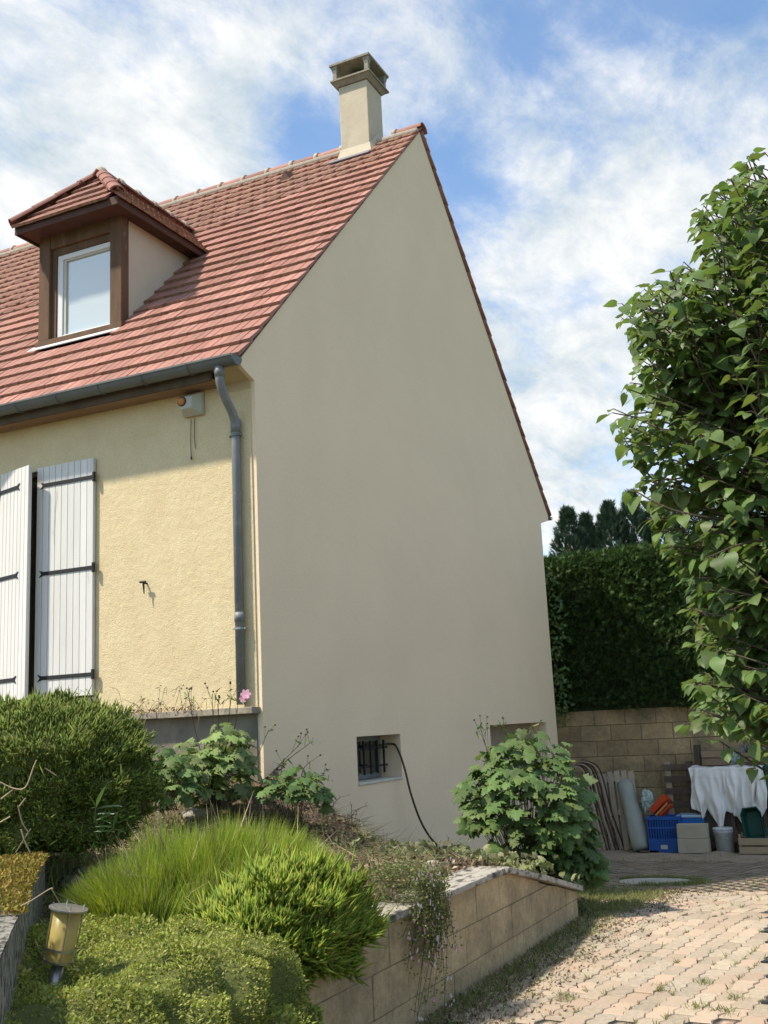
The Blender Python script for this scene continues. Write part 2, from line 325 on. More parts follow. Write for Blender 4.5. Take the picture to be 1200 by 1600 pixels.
def axis_rot(y, spinseed=None):                  # columns with y = growth axis, random roll
    y = y/np.linalg.norm(y, axis=1, keepdims=True); h = RNG.normal(size=y.shape)
    z = h-(h*y).sum(1, keepdims=True)*y; z /= np.linalg.norm(z, axis=1, keepdims=True)+1e-9
    x = np.cross(y, z); return np.stack([x, y, z], -1)
def scatter_mesh(name, tv, tf, pos, rot, scl, m):
    tv = np.asarray(tv, float); k = len(tv); n = len(pos)
    scl = np.asarray(scl, float)
    if scl.ndim == 1: scl = np.repeat(scl[:, None], 3, 1)
    V = np.einsum('nij,nkj->nki', rot, tv[None]*scl[:, None, :])+pos[:, None, :]
    V = V.reshape(-1, 3); me = bpy.data.meshes.new(name)
    sizes = np.array([len(f) for f in tf]); flat = np.concatenate([np.array(f) for f in tf])
    L = (flat[None]+(np.arange(n)*k)[:, None]).reshape(-1)
    tot = np.tile(sizes, n); st = np.concatenate([[0], np.cumsum(tot)[:-1]])
    me.vertices.add(len(V)); me.vertices.foreach_set('co', V.reshape(-1).astype(np.float32))
    me.loops.add(len(L)); me.loops.foreach_set('vertex_index', L.astype(np.int32))
    me.polygons.add(len(tot)); me.polygons.foreach_set('loop_start', st.astype(np.int32)); me.polygons.foreach_set('loop_total', tot.astype(np.int32))
    me.update(calc_edges=True); me.materials.append(m); return me
def scatter(name, tpl, pos, rot, scl, m, parent=None, kind='stuff'):
    return link(name, scatter_mesh(name, tpl[0], tpl[1], np.asarray(pos), rot, scl, m), parent, None, kind)
def rotm(R, p, s):
    m = Matrix.Identity(4)
    for i in range(3):
        for j in range(3): m[i][j] = float(R[i, j]*s)
        m[i][3] = float(p[i])
    return m
# leaf templates (length 1 along +y, normal +z)
def heart(curl=.22, fold=.25):
    ys = [0, .03, .16, .35, .58, .80, 1.0]; ws = [.0, .25, .41, .44, .33, .15, .0]; back = [.0, -.10, -.02, 0, 0, 0, 0]
    v = []; f = []
    for y in ys: v.append((0, y, -curl*y*y+.05*math.sin(3*y)))
    for s in (-1, 1):
        for y, w, b in zip(ys[1:6], ws[1:6], back[1:6]): v.append((s*w, y+b, -curl*y*y+fold*w-.05))
    f = [(0, 1, 7), (0, 12, 1), (5, 6, 11), (5, 16, 6)]+[(k, k+1, k+7, k+6) for k in range(1, 5)]+[(k, k+11, k+12, k+1) for k in range(1, 5)]
    return v, f
def lobed(seed=0, droop=.3):
    r = random.Random(seed)
    out = [(0, 0), (-.22, -.06), (-.48, .05), (-.36, .20), (-.56, .42), (-.34, .46), (-.38, .66), (-.20, .66), (-.14, .84), (0, 1.0),
           (.14, .84), (.20, .66), (.38, .66), (.34, .46), (.56, .42), (.36, .20), (.48, .05), (.22, -.06)]
    v = [(0, .42, .05)]
    for i, (x, y) in enumerate(out):
        x += r.uniform(-.04, .04); y += r.uniform(-.04, .04)
        d = math.hypot(x, y-.42); v.append((x, y, -droop*d*d+(.06 if i % 2 else -.02)))
    n = len(out); return v, [(0, 1+i, 1+(i+1) % n) for i in range(n)]
def blade(w=.02, bend=.25):
    return [(-w, 0, 0), (w, 0, 0), (-w*.8, .5, bend*.25), (w*.8, .5, bend*.25), (0, 1, bend)], [(0, 1, 3, 2), (2, 3, 4)]
DIAM = ([(0, 0, 0), (.28, .45, .06), (0, 1, -.05), (-.28, .45, .06)], [(0, 1, 2), (0, 2, 3)])
SPIN = ([(0, 0, 0), (.10, .45, 0), (0, .45, .10), (-.10, .45, 0), (0, .45, -.10), (0, 1, 0)],
        [(0, 1, 2), (0, 2, 3), (0, 3, 4), (0, 4, 1), (5, 2, 1), (5, 3, 2), (5, 4, 3), (5, 1, 4)])
def sprayt():
    v = []; f = []
    for a, l, o in ((0, 1, 0), (.55, .62, .18), (-.55, .62, .18), (.5, .42, .5), (-.5, .42, .5)):
        c, s = math.cos(a), math.sin(a); b = len(v)
        for x, y in ((0, 0), (.085, .4), (0, 1), (-.085, .4)):
            v.append((x*c*l+y*l*s*1.0, o+(-x*s*l+y*l*c), .05*y*(1 if a > 0 else -1)))
        f.append((b, b+1, b+2, b+3))
    return v, f
SPRAY = sprayt()
TWIG = ([(-.012, 0, 0), (.012, 0, 0), (0, 0, .02), (0, 1, .0)], [(0, 1, 3), (1, 2, 3), (2, 0, 3)])

# ------------------------------------------------------------------ levels of the place
def drive_z(x): return -1.70-0.069*max(0.0, x-.6)
drive_zv = np.vectorize(drive_z)
def gable_base(x): return float(np.interp(x, [-9, -2, -.5, -.05, .2, .7, 1.16, 1.93, 3.16, 4.3, 5.6], [-.95, -.92, -.90, -.62, -.55, -.93, -1.16, -1.34, -1.52, -1.62, -2.2]))
def wall_soil(x): return float(np.interp(x, [-9, -4, -1.1, .5, 1.5, 2.6, 4], [-1.0, -1.08, -1.13, -1.5, -1.78, -2.05, -2.3]))
def terr(x, y):
    t = min(max((y+2.25)/2.25, 0), 1); t = t**2.2
    h = wall_soil(x)*(1-t)+gable_base(x)*t
    if y > 0: h += .05*min(y, 4)
    return h+.03*mnoise.noise(Vector((x*2.1, y*2.1, 0)))+.02*mnoise.noise(Vector((x*7, y*7, 3)))
# far ground, driveway base, dirt
MB().add([(-400, -400, -2.75), (400, -400, -2.75), (400, 400, -2.75), (-400, 400, -2.75)], [(0, 1, 2, 3)]).build('ground', M['field'], kind='structure')
def sheet(name, x0, x1, y0, y1, off, m, nx=30, ny=16, kind='structure'):
    X, Y = np.meshgrid(np.linspace(x0, x1, nx), np.linspace(y0, y1, ny)); return grid_mesh(name, X, Y, drive_zv(X)+off, m, kind=kind)
xs = [-30, .6, 9.9]
mb = MB(); mb.add([(x, y, drive_z(x)-.03) for x in xs for y in (-14, 1.5)], [(0, 2, 3, 1), (2, 4, 5, 3)])
driveway = mb.build('driveway', M['joint'], kind='structure')
mb = MB(); X, Y = np.meshgrid(np.linspace(6.2, 9.85, 40), np.linspace(-9, .5, 80))
Z = drive_zv(X)-.012
for i in range(X.shape[0]):
    for j in range(X.shape[1]):
        e = (X[i, j]-7.3)+.5*mnoise.noise(Vector((Y[i, j]*1.3, 0, 0))); Z[i, j] += .05*mnoise.noise(Vector((X[i, j]*3, Y[i, j]*3, 0)))+(.02 if e > 0 else .02+e*.12)
grid_mesh('dirt_strip', X, Y, Z, M['dirt'], kind='structure')
# pavers
ang = math.radians(-7.5); ca, sa = math.cos(ang), math.sin(ang)
PL, PW = .225, .1125
def paver_tpl():
    us = [.003, .056, .112, .168, .222]; a = .009
    lo = [(u, .0015+(a if i % 2 else -a)) for i, u in enumerate(us)]; hi = [(u, PW-.0015+(a if i % 2 else -a)) for i, u in enumerate(us)]
    ring = lo+hi[::-1]; n = len(ring); cx_, cy_ = PL/2, PW/2
    inn = [(cx_+(x-cx_)*.965, cy_+(y-cy_)*.93) for x, y in ring]
    v = [(x, y, 0) for x, y in inn]+[(x, y, -.004) for x, y in ring]+[(x, y, -.05) for x, y in ring]
    f = [tuple(range(n))]+[(i, n+i, n+(i+1) % n, (i+1) % n) for i in range(n)]+[(n+i, 2*n+i, 2*n+(i+1) % n, n+(i+1) % n) for i in range(n)]
    return v, [g[::-1] if k else g for k, g in enumerate(f)]
PT = paver_tpl(); pav = []
for iv in range(-70, 50):
    for iu in range(-60, 70):
        u = iu*PL+(PL/2 if iv % 2 else 0); v = iv*PW
        x = u*ca-v*sa; y = -4+u*sa+v*ca
        if not (-11 < x < 8.2 and -9 < y < (-2.47 if x < .55 else -.05 if x > 2 else -2.2)): continue
        if (x-3.75)**2+((y+2.34)*1.0)**2 < .47**2: continue
        if x > 7.2+.4*mnoise.noise(Vector((y*1.3, 5, 0))): continue
        px, py, z = proj((x, y, drive_z(x)))
        vis = z > .5 and -10 < px < 1210 and py < 1612
        pav.append((z if vis else 100+z, x, y))
pav.sort()
me = MB(); me.add(*PT); pm = me.me('paver', M['paver'])
P_, R_ = [], []
for i, (d, x, y) in enumerate(pav):
    sl = 0 if x < .6 else -.069
    mtx = Matrix.Translation((x, y, drive_z(x)+random.uniform(-.004, .003))) @ Matrix.Rotation(ang+random.gauss(0, .006), 4, 'Z') @ Matrix.Rotation(-sl+random.gauss(0, .006), 4, 'Y') @ Matrix.Rotation(random.gauss(0, .008), 4, 'X')
    if i < 300: link('paver', pm, driveway, mtx)
    else: P_.append(list(mtx.translation)); R_.append(np.array(mtx.to_3x3()))
scatter('pavers', PT, np.array(P_), np.array(R_), np.ones(len(P_)), M['paver'], driveway)

# garden bed terrain
X, Y = np.meshgrid(np.linspace(-9, 5.4, 150), np.linspace(-2.27, 0.0, 40))
Z = np.vectorize(terr)(X, Y); Z[0, :] -= .25
grid_mesh('garden_bed', X, Y, Z, M['soil'], kind='structure')
X, Y = np.meshgrid(np.linspace(-9, -.02, 60), np.linspace(0.0, 9, 50))
Z = np.vectorize(terr)(X, Y)+0*X
grid_mesh('garden_slope', X, Y, Z, M['soil'], kind='structure')
MB().add([(10.0, -30, -.12), (60, -30, -.12), (60, 30, -.12), (10.0, 30, -.12)], [(0, 1, 2, 3)]).build('upper_ground', M['field'], kind='structure')

# ------------------------------------------------------------------ house
house = thing('house', 'yellow and beige rendered house with red tiled roof, chimney and dormer', 'house', (0, 0, -1.7))
SL = 1.0022; ZR = 7.57; XR = 4.30; SR = .972; YEND = 11.5
def zroof(x): return 3.04+SL*(x+.22)
def zroofR(x): return ZR-SR*(x-XR)
# gable wall: lower part with window holes, upper gable
W1 = (1.71, 2.73, -.775, -.305); W2 = (5.5, 7.94, -1.05, -.27)
def holed(name, us, vs, holes, fn, m, parent, depth):
    mb = MB(); us = sorted(set(us)); vs = sorted(set(vs))
    def inh(i, j):
        cu = (us[i]+us[i+1])/2; cv = (vs[j]+vs[j+1])/2
        return any(h[0] < cu < h[1] and h[2] < cv < h[3] for h in holes)
    nu, nv = len(us), len(vs); idx = {}
    def V(i, j, k):
        if (i, j, k) not in idx: idx[(i, j, k)] = len(mb.v); mb.v.append(tuple(float(c) for c in fn(us[i], vs[j], k)))
        return idx[(i, j, k)]
    solid = {(i, j) for i in range(nu-1) for j in range(nv-1) if not inh(i, j)}
    for i, j in solid:
        mb.f.append((V(i, j, 0), V(i+1, j, 0), V(i+1, j+1, 0), V(i, j+1, 0)))
        mb.f.append((V(i, j, 1), V(i, j+1, 1), V(i+1, j+1, 1), V(i+1, j, 1)))
        for di, dj, a, b in ((-1, 0, (i, j), (i, j+1)), (1, 0, (i+1, j+1), (i+1, j)), (0, -1, (i+1, j), (i, j)), (0, 1, (i, j+1), (i+1, j+1))):
            if (i+di, j+dj) not in solid: mb.f.append((V(*a, 0), V(*b, 0), V(*b, 1), V(*a, 1)))
    return mb
GD = .32
gw = holed('w', [0, 8.47, W1[0], W1[1], W2[0], W2[1]], [-2.7, 2.8, W1[2], W1[3], W2[2], W2[3]], [W1, W2], lambda u, v, k: (u, k*GD, v), M['gable'], house, GD)
gw.prism([(0, 0, 2.8), (0, 0, 2.87), (-.2, 0, 2.94), (-.25, 0, 2.985), (XR-.02, 0, ZR-.03), (8.9, 0, 3.03), (8.9, 0, 2.95), (8.47, 0, 2.84), (8.47, 0, 2.8)][::-1], (0, .038, 0))
gw.prism([(0.01, .0385, 2.8), (.01, .0385, 3.2), (XR-.02, .0385, ZR-.05), (8.46, .0385, 3.4), (8.46, .0385, 2.8)][::-1], (0, GD-.04, 0))
gw.build('gable_wall', M['gable'], house)
# facade with door opening
DO = (1.80, 2.94, .16, 2.40)
fw = holed('f', [.04, YEND, DO[0], DO[1]], [-.02, 2.9, DO[2], DO[3]], [DO], lambda u, v, k: (-.012 if k == 0 else (-.002 if u < .3 else .3), u, v), M['facade'], house, .3)
fw.v = [(v[0], v[1], v[2]) for v in fw.v]
fw.build('facade_wall', M['facade'], house)
MB().prism([(-.0135, .0385, 2.80), (-.0135, .0385, 2.885), (-.20, .0385, 2.955), (-.245, .0385, 2.985), (.005, .0385, 3.2), (.005, .0385, 2.8)], (0, .27, 0)).build('eaves_corbel', M['corbel'], house)
MB().box(-.02, .3, .05, YEND, -2.7, -.062).build('plinth', M['plinth'], house)
mbl = MB(); yy = .02
while yy < YEND:
    l = random.uniform(.95, 1.05); mbl.box(-.13, .1, yy, yy+l-.008, -.06+random.uniform(-.003, .003), -.004); yy += l
mbl.build('ledge', M['ledge'], house, bevel=.006)
MB().box(8.17, 8.47, GD, YEND, -2.7, 2.84).build('rear_wall', M['facade'], house)
MB().box(.3, 8.17, YEND-.3, YEND, -2.7, 2.9).build('far_wall', M['gable'], house)
# door behind the shutters
MB().box(.16, .2, DO[0], DO[1], DO[2], DO[3]).build('french_window', M['darkglass'], house)
# shutters
def shutter(hy, dy, z0, z1, w, ang, npl, label):
    """hinge at y=hy, closed leaf runs towards hy+dy*w, swung out by ang"""
    T = Matrix.Translation((-.035, hy, 0)) @ Matrix.Rotation(ang*(1 if dy > 0 else -1), 4, 'Z')
    pw = w/npl; root = None
    back = MB().box(.004, .012, *sorted((0, dy*w)), z0+.02, z1-.02, T).build('shutter', M['white'], house); back['label'] = label
    for i in range(npl):
        a, b = dy*(i*pw+.002), dy*((i+1)*pw-.003)
        MB().box(-.022, .003, min(a, b), max(a, b), z0+random.uniform(0, .004), z1-random.uniform(0, .004), T).build('plank', M['white'], back, bevel=.003)
    for zc in (z0+.19, (z0+z1)/2+.06, z1-.19):
        L = .60 if w > .6 else .33
        m_ = MB().box(-.030, -.0225, *sorted((-.01*dy, dy*L)), zc-.018, zc+.018, T)
        m_.add([T @ Vector(p) for p in [(-.030, dy*L, zc-.018), (-.030, dy*(L+.05), zc-.034), (-.030, dy*(L+.02), zc), (-.030, dy*(L+.05), zc+.034), (-.030, dy*L, zc+.018)]]+
               [T @ Vector(p) for p in [(-.0225, dy*L, zc-.018), (-.0225, dy*(L+.05), zc-.034), (-.0225, dy*(L+.02), zc), (-.0225, dy*(L+.05), zc+.034), (-.0225, dy*L, zc+.018)]],
               [(0, 1, 2, 3, 4), (9, 8, 7, 6, 5), (0, 5, 6, 1), (1, 6, 7, 2), (2, 7, 8, 3), (3, 8, 9, 4)])
        m_.tube([T @ Vector((-.028, -.012*dy, zc-.045)), T @ Vector((-.028, -.012*dy, zc+.045))], .016, 8)
        m_.build('strap_hinge', M['iron'], back)
    return back
shutter(1.78, 1, .185, 2.42, .70, 0.0, 9, 'closed white plank shutter with black strap hinges')
shutter(2.95, -1, .185, 2.42, .535, math.radians(16.4), 8, 'white plank shutter standing ajar')
# shutter stop hook
hk = on(231, 912, 0, 0.0)
m_ = MB().tube([(0, hk[1], hk[2]), (-.07, hk[1], hk[2])], .009, 6); m_.tube([(-.07, hk[1]+.035, hk[2]+.012), (-.07, hk[1]-.03, hk[2]+.008)], .012, 6); m_.tube([(-.07, hk[1]-.005, hk[2]), (-.07, hk[1]-.012, hk[2]-.10)], [.012, .005], 6)
m_.build('shutter_stop', M['iron'], house)
# roof
roof = MB().prism([(-.24, .0, 2.975), (-.24, 0, 3.01), (XR, 0, ZR-.02), (8.93, 0, 3.05), (8.93, 0, 3.01), (XR, 0, ZR-.06)], (0, YEND+.05, 0)).build('roof', M['darkwood'], house)
roof.matrix_basis = roof.matrix_basis @ Matrix.Translation((0, .003, 0))
roof.data.transform(Matrix.Translation((0, 0, 0)))
def tile_tpl(w, l, th=.038, lift=.040):
    us = [0, .47*w, .5*w, .53*w, w-.009]; dz = [0, 0, -.016, 0, 0]
    v = [(u, 0, lift+d) for u, d in zip(us, dz)]+[(u, l, .004+d) for u, d in zip(us, dz)]+[(0, 0, lift-th), (w-.009, 0, lift-th), (0, l, -.012), (w-.009, l, -.012)]
    f = [(0, 1, 6, 5), (1, 2, 7, 6), (2, 3, 8, 7), (3, 4, 9, 8), (10, 11, 4, 3, 2, 1, 0), (10, 0, 5, 12), (4, 11, 13, 9), (11, 10, 12, 13)]
    return v, f
TW, TE = .208, .258
TT = tile_tpl(TW, TE+.05); tme = MB().add(*TT).me('roof_tile', M['tile']); tiles = []
def edge_slot(me, nf):
    me.materials.append(M['tile_edge'])
    for i in range(4, len(me.polygons), nf): me.polygons[i].material_index = 1
edge_slot(tme, 8)
def slope_frame(o, uvec, vvec):                   # u across, v up the slope, w normal
    u = Vector(uvec).normalized(); v = Vector(vvec).normalized(); w = u.cross(v)
    m = Matrix.Identity(4)
    for i in range(3): m[i][0] = u[i]; m[i][1] = v[i]; m[i][2] = w[i]; m[i][3] = o[i]
    return m
FL = slope_frame((-.27, 0, 2.99+.028), (0, -1, 0), (1, 0, SL))
sl_len = math.hypot(XR+.27, (XR+.27)*SL); nrow = int(sl_len/TE)
def jitter(): return Matrix.Translation((random.gauss(0, .001), random.gauss(0, .002), random.gauss(0, .0015))) @ Matrix.Rotation(random.gauss(0, .006), 4, 'Z') @ Matrix.Rotation(random.gauss(0, .007), 4, 'X')
DX, DY0, DY1 = .79, 2.14, 3.26                     # dormer front and sides
for rr in range(nrow+1):
    v = rr*TE
    if v+.1 > sl_len: break
    for c in range(0, 57):
        y0 = -.035+c*TW-(TW/2 if rr % 2 else 0); u = -(y0+TW)
        xm = -.27+(v+.1)/math.hypot(1, SL); ym = y0+TW/2
        if rr % 2 and c == 0: y0 = -.035; u = -(y0+TW)
        if DX-.10 < xm < 2.25 and DY0+.03 < ym < DY1-.03: continue
        mtx = FL @ Matrix.Translation((u, v, 0)) @ jitter()
        zc = proj(mtx.translation)
        vis = -20 < zc[0] < 1200 and zc[1] > 0
        tiles.append((zc[2] if vis else 100+zc[2], mtx))
FR = slope_frame((8.97, 0, zroofR(8.97)+.0), (0, 1, 0), (-1, 0, SR))
srl = math.hypot(8.97-XR, (8.97-XR)*SR)
for rr in range(int(srl/TE)+1):
    v = rr*TE
    if v+.12 > srl: break
    for c in range(0, 56):
        u = -.035+c*TW-(TW/2 if (rr % 2 and c) else 0); mtx = FR @ Matrix.Translation((u, v, 0)) @ jitter(); tiles.append((200+c*.01, mtx))
tiles.sort(key=lambda t: t[0])
for d, m_ in tiles[:300]: link('roof_tile', tme, roof, m_)
rest = tiles[300:]
scatter('roof_tiles', TT, np.array([list(m.translation) for _, m in rest]), np.array([np.array(m.to_3x3()) for _, m in rest]), np.ones(len(rest)), M['tile'], roof)
edge_slot(roof.children[-1].data if roof.children[-1].name.startswith('roof_tiles') else [c for c in roof.children if c.name.startswith('roof_tiles')][0].data, 8)
# ridge caps
def cap_tpl(l=.40, r0=.115, r1=.105, n=10, t=.016):
    v = []; f = []
    for k in range(n+1):
        a = math.pi*(k/n); c, s = math.cos(a), math.sin(a)
        for r, yy_ in ((r0, 0), (r1, l), (r0-t, 0), (r1-t, l)): v.append((r*c*1.05, yy_, r*s*.82))
    for k in range(n):
        a, b = 4*k, 4*(k+1); f += [(a, b, b+1, a+1), (a+2, a+3, b+3, b+2), (a, a+2, b+2, b), (a+1, b+1, b+3, a+3)]
    f += [(0, 1, 3, 2), (4*n, 4*n+2, 4*n+3, 4*n+1)]
    return v, f
def collar(mb, T, r=.132, w=.05, n=12):
    pr = []
    for k in range(n+1):
        a = math.pi*(k/n)*1.08-.04*math.pi
        pr.append((a, r*(1+.06*math.sin(9*a))))
    b = len(mb.v)
    for a, rr_ in pr:
        for yy_ in (-w/2, w/2):
            for q in (rr_, rr_-.03): mb.v.append(tuple(T @ Vector((q*math.cos(a), yy_, q*math.sin(a)*.85))))
    for k in range(n):
        a, b2 = b+4*k, b+4*(k+1); mb.f += [(a, b2, b2+2, a+2), (a+1, a, b2, b2+1)[::-1], (a+2, b2+2, b2+3, a+3)]
cme = MB().add(*cap_tpl()).me('ridge_tile', M['tile'])
y = -.06; ridx = 0
while y < YEND-.2:
    if not (.52 < y+.2 < 1.14): link('ridge_tile', cme, roof, Matrix.Translation((XR, y, ZR-.005)) @ Matrix.Rotation(random.gauss(0, .01), 4, 'Y'))
    if y > .1 and not (.5 < y < 1.12):
        mc = MB(); collar(mc, Matrix.Translation((XR, y, ZR-.005)), .128, .055); mc.build('ridge_mortar', M['mortar'], roof, smooth=True)
    y += .40
mbm = MB()
for s_ in (-1, 1):
    for a, b in ((-.03, .58), (1.05, YEND)):
        mbm.box(XR+s_*.14-.03, XR+s_*.14+.03, a, b, ZR-.10, ZR-.035)
mbm.build('ridge_bedding', M['mortar'], roof, bevel=.02)
# little roof vent
vp = Vector((3.48, 1.61, zroof(3.48)+.03))
vp = Vector((3.87, 1.79, zroof(3.87)+.02))
MB().prism([vp+Vector((-.13, -.09, -.09)), vp+Vector((-.13, .09, -.09)), vp+Vector((-.13, .0, .06))], (.22, 0, .1)).build('vent_tile', M['fascia'], roof)
# gutter
def gutter(name, xc, y0, y1, zt, r, m, parent):
    mb = MB(); n = 10; pts = []
    for k in range(n+1):
        a = math.pi*k/n; pts.append((xc-r*math.cos(a), zt-r*math.sin(a)*1.05))
    outl = [(pts[0][0]-.008, zt+.004), (pts[0][0]-.008, zt-.012)]
    prof = outl+pts[1:]; inner = [(xc-(r-.006)*math.cos(math.pi*k/n), zt-(r-.006)*math.sin(math.pi*k/n)*1.05) for k in range(n, -1, -1)]
    poly = prof+inner
    mb.prism([(p[0], y0, p[1]) for p in poly], (0, y1-y0, 0)); return mb
g = gutter('gutter', -.33, -.02, YEND, 3.0, .075, M['zinc'], house)
g.prism([(-.33-.08*math.cos(math.pi*k/10), -.035, 3.0-.08*math.sin(math.pi*k/10)*1.05) for k in range(11)], (0, .02, 0))
gut = g.build('gutter', M['zinc'], house)
for yy_ in np.arange(.45, YEND, .5): MB().tube([(-.33-.082*math.cos(math.pi*k/8), yy_, 3.0-.082*math.sin(math.pi*k/8)*1.05) for k in range(9)], .005, 4).build('gutter_bracket', M['zinc'], gut)
MB().box(-.252, -.225, .3, YEND, 2.86, 2.985).build('fascia_board', M['darkwood'], house)
ms_ = MB()
for i, (a, b) in enumerate(((-.222, -.152), (-.15, -.082), (-.08, -.014))): ms_.box(a, b, .302, YEND, 2.868, 2.885)
ms_.build('soffit', M['soffit'], house)
# rear gutter end
gutter('rear_gutter', 9.0, -.03, YEND, 3.03, .06, M['zinc'], house).build('rear_gutter', M['zinc'], house)
# downpipe
dp = [(-.33, .15, 2.95), (-.33, .15, 2.85), (-.325, .15, 2.80), (-.29, .152, 2.73), (-.2, .158, 2.64), (-.12, .163, 2.57), (-.075, .166, 2.50), (-.065, .168, 2.42), (-.065, .168, 2.3), (-.065, .168, .02)]
dpo = MB().tube(dp, .040, 14).build('downpipe', M['pipe'], house, smooth=True)
for qa, qb in (((-.065, .168, 2.40), (-.065, .168, 2.52)), ((-.33, .15, 2.84), (-.33, .15, 2.93)), ((-.065, .168, .72), (-.065, .168, .80))): MB().tube([qa, qb], .045, 14).build('pipe_socket', M['pipe'], dpo, smooth=True)
for zc in (2.37, .66):
    mc = MB().tube([(-.065, .168, zc-.008), (-.065, .168, zc+.008)], .049, 14); mc.box(-.075, -.055, .105, .232, zc-.007, zc+.007); mc.box(-.03, .0, .16, .176, zc-.006, zc+.006)
    mc.build('pipe_clip', M['steel' if zc < 1 else 'zinc'], dpo)
# chimney
ch = MB().box(4.0, 4.46, .61, 1.04, 6.9, 8.37).build('chimney', M['chim'], house, bevel=.012)
fl = MB(); zb = zroof(3.97)
def flare(x): return zroof(x) if x < XR else zroofR(x)
fl.add([(3.925, .555, zroof(3.925)+.02), (3.925, 1.095, zroof(3.925)+.02), (3.995, 1.045, zroof(3.995)+.17), (3.995, .605, zroof(3.995)+.17),
        (4.30, .545, ZR+.05), (4.30, .604, ZR+.16), (4.56, .555, zroofR(4.56)+.02), (4.465, .605, zroofR(4.465)+.14),
        (4.30, 1.10, ZR+.05), (4.30, 1.046, ZR+.16), (4.56, 1.095, zroofR(4.56)+.02), (4.465, 1.045, zroofR(4.465)+.14)],
       [(0, 1, 2, 3)[::-1], (0, 3, 5, 4)[::-1], (4, 5, 7, 6)[::-1], (1, 8, 9, 2)[::-1], (8, 10, 11, 9)[::-1], (6, 7, 11, 10)[::-1]])
fl.build('chimney_flashing', M['chim'], ch)
MB().prism([(3.83, .56, zroof(3.83)+.075), (3.93, .56, zroof(3.93)+.06), (3.93, 1.16, zroof(3.93)+.06), (3.83, 1.16, zroof(3.83)+.075)], (-.01, 0, .012)).build('lead_apron', M['lead'], ch)
c = MB()                                           # moulded lower cap
def frust(mb, x0, x1, y0, y1, z0, z1, e):
    mb.add([(x0, y0, z0), (x1, y0, z0), (x1, y1, z0), (x0, y1, z0), (x0-e, y0-e, z1), (x1+e, y0-e, z1), (x1+e, y1+e, z1), (x0-e, y1+e, z1)],
           [(3, 2, 1, 0), (4, 5, 6, 7), (0, 1, 5, 4), (1, 2, 6, 5), (2, 3, 7, 6), (3, 0, 4, 7)])
frust(c, 3.985, 4.475, .595, 1.055, 8.375, 8.43, .05); c.box(3.915, 4.545, .525, 1.125, 8.432, 8.455)
c.build('chimney_crown', M['cap'], ch)
for x_ in (3.975, 4.485):
    for y_ in (.585, 1.065):
        c = MB(); q = [(.03, 8.456), (.027, 8.57), (.048, 8.66)]; cs = [(-1, -1), (1, -1), (1, 1), (-1, 1)]
        c.add([(x_+e*a, y_+e*b, z) for e, z in q for a, b in cs], [(3, 2, 1, 0), (8, 9, 10, 11)]+[(4*k+i, 4*k+(i+1) % 4, 4*k+4+(i+1) % 4, 4*k+4+i) for k in range(2) for i in range(4)])
        c.build('cap_post', M['cap'], ch)
MB().tube([(4.23, .825, 8.44), (4.23, .825, 8.60)], .15, 16).build('flue', M['flue'], ch)
c = MB(); c.box(3.91, 4.55, .52, 1.13, 8.662, 8.70); frust(c, 3.925, 4.535, .535, 1.115, 8.701, 8.725, -.12)
c.build('chimney_cap', M['cap'], ch, bevel=.006)

# dormer
dz0 = zroof(DX); dor = MB()
frame_t = .085
ZE = 5.39; ZRD = 6.13; YM = 2.70
dorm = MB().box(DX+.12, DX+.16, DY0+.02, DY1-.02, 3.98, 5.36).build('dormer', M['dark'], house)
for ys_ in ((DY0-.002, DY0+.03), (DY1-.03, DY1+.002)):
    MB().prism([(DX+.07, ys_[0], zroof(DX+.07)-.1), (DX+.07, ys_[0], ZE-.02), (zroof(0)*0+ (ZE-.02-3.04)/SL-.22+.02, ys_[0], ZE-.02)], (0, ys_[1]-ys_[0], 0)).build('cheek', M['cheek'], dorm)
pwd = .125
MB().box(DX-.03, DX+.10, DY0-.02, DY0+pwd+.01, 4.132, 5.375).build('post', M['wood'], dorm, bevel=.008)
MB().box(DX-.03, DX+.10, DY1-pwd-.01, DY1+.02, 4.132, 5.375).build('post', M['wood'], dorm, bevel=.008)
MB().box(DX-.025, DX+.10, DY0+pwd+.012, DY1-pwd-.012, 5.21, 5.372).build('lintel', M['wood'], dorm, bevel=.008)
MB().box(DX-.05, DX+.10, DY0-.04, DY1+.04, 4.06, 4.13).build('sill', M['wood'], dorm, bevel=.008)
MB().box(DX-.02, DX+.08, DY0-.03, DY1+.03, 3.95, 4.058).build('sill_flashing', M['dark'], dorm)
MB().prism([(DX-.11, DY0-.02, zroof(DX-.11)+.062), (DX-.02, DY0-.02, zroof(DX-.02)+.045), (DX-.02, DY1+.10, zroof(DX-.02)+.045), (DX-.11, DY1+.10, zroof(DX-.11)+.062)], (-.006, 0, .008)).build('zinc_apron', M['upvc'], dorm)
